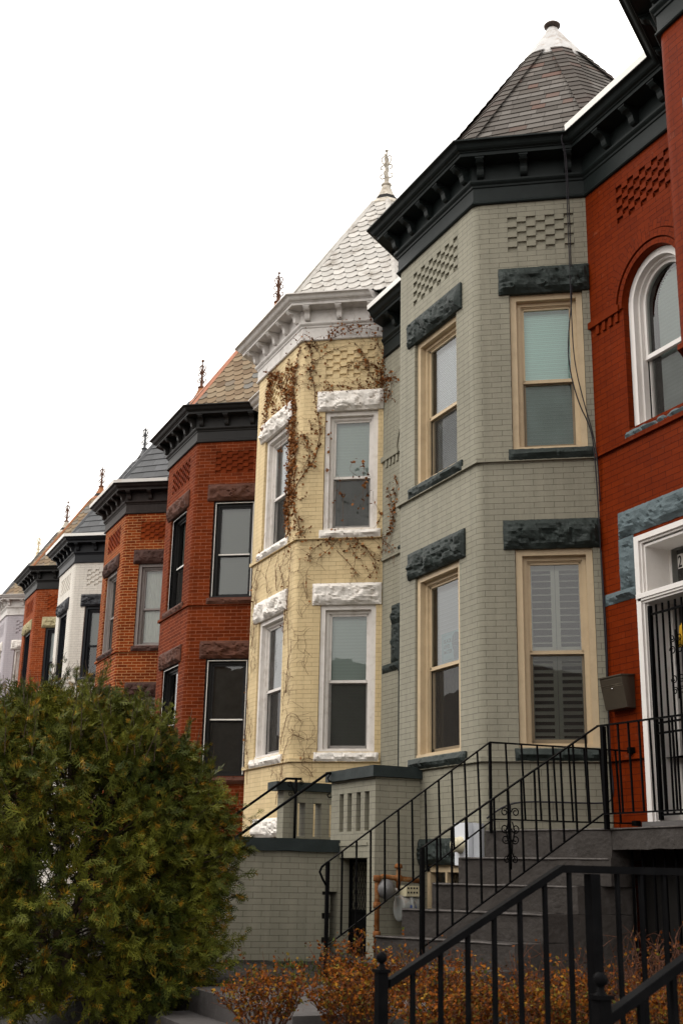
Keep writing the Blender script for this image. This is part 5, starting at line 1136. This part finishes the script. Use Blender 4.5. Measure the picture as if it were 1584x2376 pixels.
for k in range(1560):
    ph, hh = phi[k], h[k]; rr = bush_radius(ph, hh); R0 = np.array([math.cos(ph)*1.35, math.sin(ph)*1.52]); 
    tip = np.array([BX+R0[0]*rr*(.84+.16*rng.random()), BY+R0[1]*rr*(.84+.16*rng.random()), BZ0+HT*hh+.02])
    tip[2] -= .30*max(0, tip[1]-BY-.35)*hh; 
    if rng.random() < .12: tip[:2] += R0*.10; tip[2] += .05
    out = np.array([math.cos(ph), math.sin(ph), .35+.9*hh**3]); out /= np.linalg.norm(out)
    base = tip-out*(.28+.2*rng.random()); 
    if k % 3 == 0: trunkm.tube([(BX+(base[0]-BX)*.35, BY+(base[1]-BY)*.35, BZ0+(base[2]-BZ0)*.82), tuple(base), tuple(tip-out*.05)], [.008, .006, .002], 3, cap=False)
    m_ = 15
    for j in range(m_):
        t = rng.random(); p = base+(tip-base)*t+rng.normal(size=3)*.035*(1.2-t); C.append(p); d = out*.7+rng.normal(size=3)*.5+np.array([0, 0, .12-.5*(rng.random() < .5)]); d[2] -= .25; D.append(d); Sz.append(.07+.08*rng.random())
for k in range(190):       # wispy leaders poking out on top
    ph = rng.uniform(0, 2*np.pi); q = rng.random()**.5; x = BX+math.cos(ph)*1.1*q; y = BY+math.sin(ph)*1.35*q; z = BZ0+HT*(.97-.16*q**2)+.02-.30*max(0, y-BY-.35)
    L_ = rng.uniform(.14, .42)*(1 if rng.random() < .8 else 1.4); lean = rng.normal(size=2)*.35
    for j in range(int(L_*85)):
        t = rng.random(); C.append(np.array([x+lean[0]*L_*t, y+lean[1]*L_*t, z+L_*t-.08])); D.append(np.array([rng.normal()*.7, rng.normal()*.7, .8])); Sz.append((.06+.05*rng.random())*(1.15-.6*t))
    trunkm.tube([(x, y, z-.15), (x+lean[0]*L_, y+lean[1]*L_, z+L_)], [.006, .002], 3, cap=False)
for k in range(3000):     # sparser inner mass
    ph = rng.uniform(0, 2*np.pi); hh = rng.random(); rr = bush_radius(ph, hh)*rng.uniform(.45, .8); p = np.array([BX+math.cos(ph)*1.35*rr, BY+math.sin(ph)*1.52*rr, BZ0+HT*hh]); C.append(p); D.append(rng.normal(size=3)); Sz.append(.2)
C = np.array(C); keep = C[:, 2] > BZ0+.02; D = np.array(D)[keep]; Sz = np.array(Sz)[keep]; C = C[keep]
trunkm.build('branches', mat('bush_bark', (.07, .05, .035), .9), root); frond_mesh('foliage', C, D, Sz, rng, GREEN, root, nl=7)

# ------------------------------------------------------------------ bronze leaved shrubs
SLEAF = leaf_mat('bronze_leaf', [(0, (.07, .015, .003)), (.25, (.14, .036, .004)), (.45, (.21, .065, .006)), (.62, (.15, .045, .004)), (.78, (.09, .07, .014)), (.85, (.28, .13, .012)), (.93, (.055, .07, .014)), (1, (.07, .02, .004))], .75)
STWIG = mat('red_twig', (.085, .035, .02), .9, var=.4, bump=0)
def shrub(x, y, zg, rad, ht, n_st, n_leaf, seed, label, bare=0):
    ht *= .88
    rg = random.Random(seed); root = empty('bronze_shrub', (x, y, zg), label, 'shrub', 'bronze leaved shrubs in the front yard'); tw = MB(); V = []; F = []
    for s_ in range(n_st):
        a = rg.uniform(0, 6.283); q = rg.random()**.5; bx, by = x+math.cos(a)*rad*.25*q, y+math.sin(a)*rad*.25*q; ex, ey = x+math.cos(a)*rad*q, y+math.sin(a)*rad*q; hz = ht*(1-.35*q*q)*rg.uniform(.72, 1.05)
        P = []
        for i in range(6):
            t = i/5; P.append(Vector((bx+(ex-bx)*t**.8+rg.gauss(0, .012), by+(ey-by)*t**.8+rg.gauss(0, .012), zg+hz*t)))
        tw.tube(P, [.005, .0045, .0038, .003, .0022, .0012], 3, cap=False)
        subs = []
        for _ in range(5):
            i = rg.randint(2, 5); p = P[i].copy(); d = Vector((rg.gauss(0, 1), rg.gauss(0, 1), rg.uniform(.2, 1.3))).normalized(); T = [p.copy()]
            for k in range(4): d = (d+Vector((rg.gauss(0, .3), rg.gauss(0, .3), rg.gauss(.05, .2)))).normalized(); p = p+d*rg.uniform(.02, .045); T.append(p.copy())
            tw.tube(T, [.0025, .002, .0018, .0014, .001], 3, cap=False); subs.append(T)
        for _ in range(int(n_leaf*1.35)):
            T = rg.choice(subs+[P[2:]]); p = Vector(rg.choice(T))+Vector((rg.gauss(0, .012), rg.gauss(0, .012), rg.gauss(0, .012)))
            if bare and (p.z-zg)/ht > 1-bare and rg.random() < .85: continue
            d = Vector((rg.gauss(0, 1), rg.gauss(0, 1), rg.gauss(.2, 1))).normalized(); s = d.cross(Vector((rg.gauss(0, 1), rg.gauss(0, 1), rg.gauss(0, 1)))).normalized(); sz = rg.uniform(.014, .032); w = sz*.33; k = len(V)
            V.extend([tuple(p), tuple(p+d*sz*.5+s*w), tuple(p+d*sz), tuple(p+d*sz*.5-s*w)]); F.append((k, k+1, k+2, k+3))
    tw.build('twigs', STWIG, root); npmesh('leaves', V, F, SLEAF, root)
SH = [(-7.3, 2.92, -.93, .34, .44, 34, 40, 'sparse bronze shrub standing alone in front of the plain grey garden steps', 0),
      (-7.1, 3.42, -.93, .30, .42, 36, 42, 'small bronze shrub left of the ball topped foreground post', 0),
      (-7.6, 3.75, -.93, .42, .58, 60, 40, 'bronze leaved shrub seen just behind the ball topped foreground post', 0),
      (-7.9, 4.45, -.93, .40, .50, 50, 36, 'bronze leaved shrub at the foot of the dark grey steps', .15),
      (-6.4, 3.75, -.93, .42, .46, 60, 42, 'low bronze shrub behind the sloping part of the thick handrail', 0),
      (-6.9, 4.7, -.93, .48, .52, 60, 34, 'bronze shrub with reddish bare tips against the dark stair side', .3),
      (-6.0, 4.25, -.93, .42, .48, 60, 42, 'bronze and green shrub behind the bend of the thick handrail', 0),
      (-5.5, 4.75, -.93, .42, .50, 60, 42, 'bronze shrub between the thick foreground post and the frame edge', 0),
      (-6.3, 5.25, -.93, .48, .62, 60, 30, 'twiggy bronze shrub with bare arching stems before the dark opening', .4),
      (-7.2, 5.7, -.93, .50, .72, 50, 22, 'tall bare twigged shrub beside the dark opening under the porch', .5),
      (-7.1, 6.35, -.93, .45, .70, 50, 22, 'bare twigged shrub at the far right under the porch edge', .5),
      (-5.9, 5.6, -.93, .42, .55, 50, 30, 'bronze shrub at the right edge behind the level handrail', .3)]
for i, (x, y, z, r, h_, ns, nl_, lab, br) in enumerate(SH): shrub(x, y, z, r, h_, ns, nl_, 100+i, lab, br)
# small weeds and leaf litter on the soil strip
rg = np.random.default_rng(5); n = 500; V = []; F = []
for k in range(n):
    x = rg.uniform(-13.4, -9.2); y = rg.uniform(4.2, 6.0)
    if rg.random() < .5: cx_, cy_ = [(-12.6, 5.3), (-11.6, 5.4), (-10.9, 5.0)][rg.integers(3)]; x, y = cx_+rg.normal()*.12, cy_+rg.normal()*.1
    z = -.94+.0; d = np.array([rg.normal()*.4, rg.normal()*.4, 1]); L_ = rg.uniform(.03, .09); q = len(V); s = np.array([rg.normal(), rg.normal(), 0])*.006; p = np.array([x, y, z]); V += [p-s, p+s, p+d*L_+s*.1, p+d*L_-s*.1]; F.append((q, q+1, q+2, q+3))
o = npmesh('weeds', V, F, leaf_mat('weed_green', [(0, (.04, .06, .015)), (.6, (.07, .10, .02)), (1, (.12, .10, .03))], .7), None, origin=(-11.5, 5, -.94)); tag(o, kind='stuff')
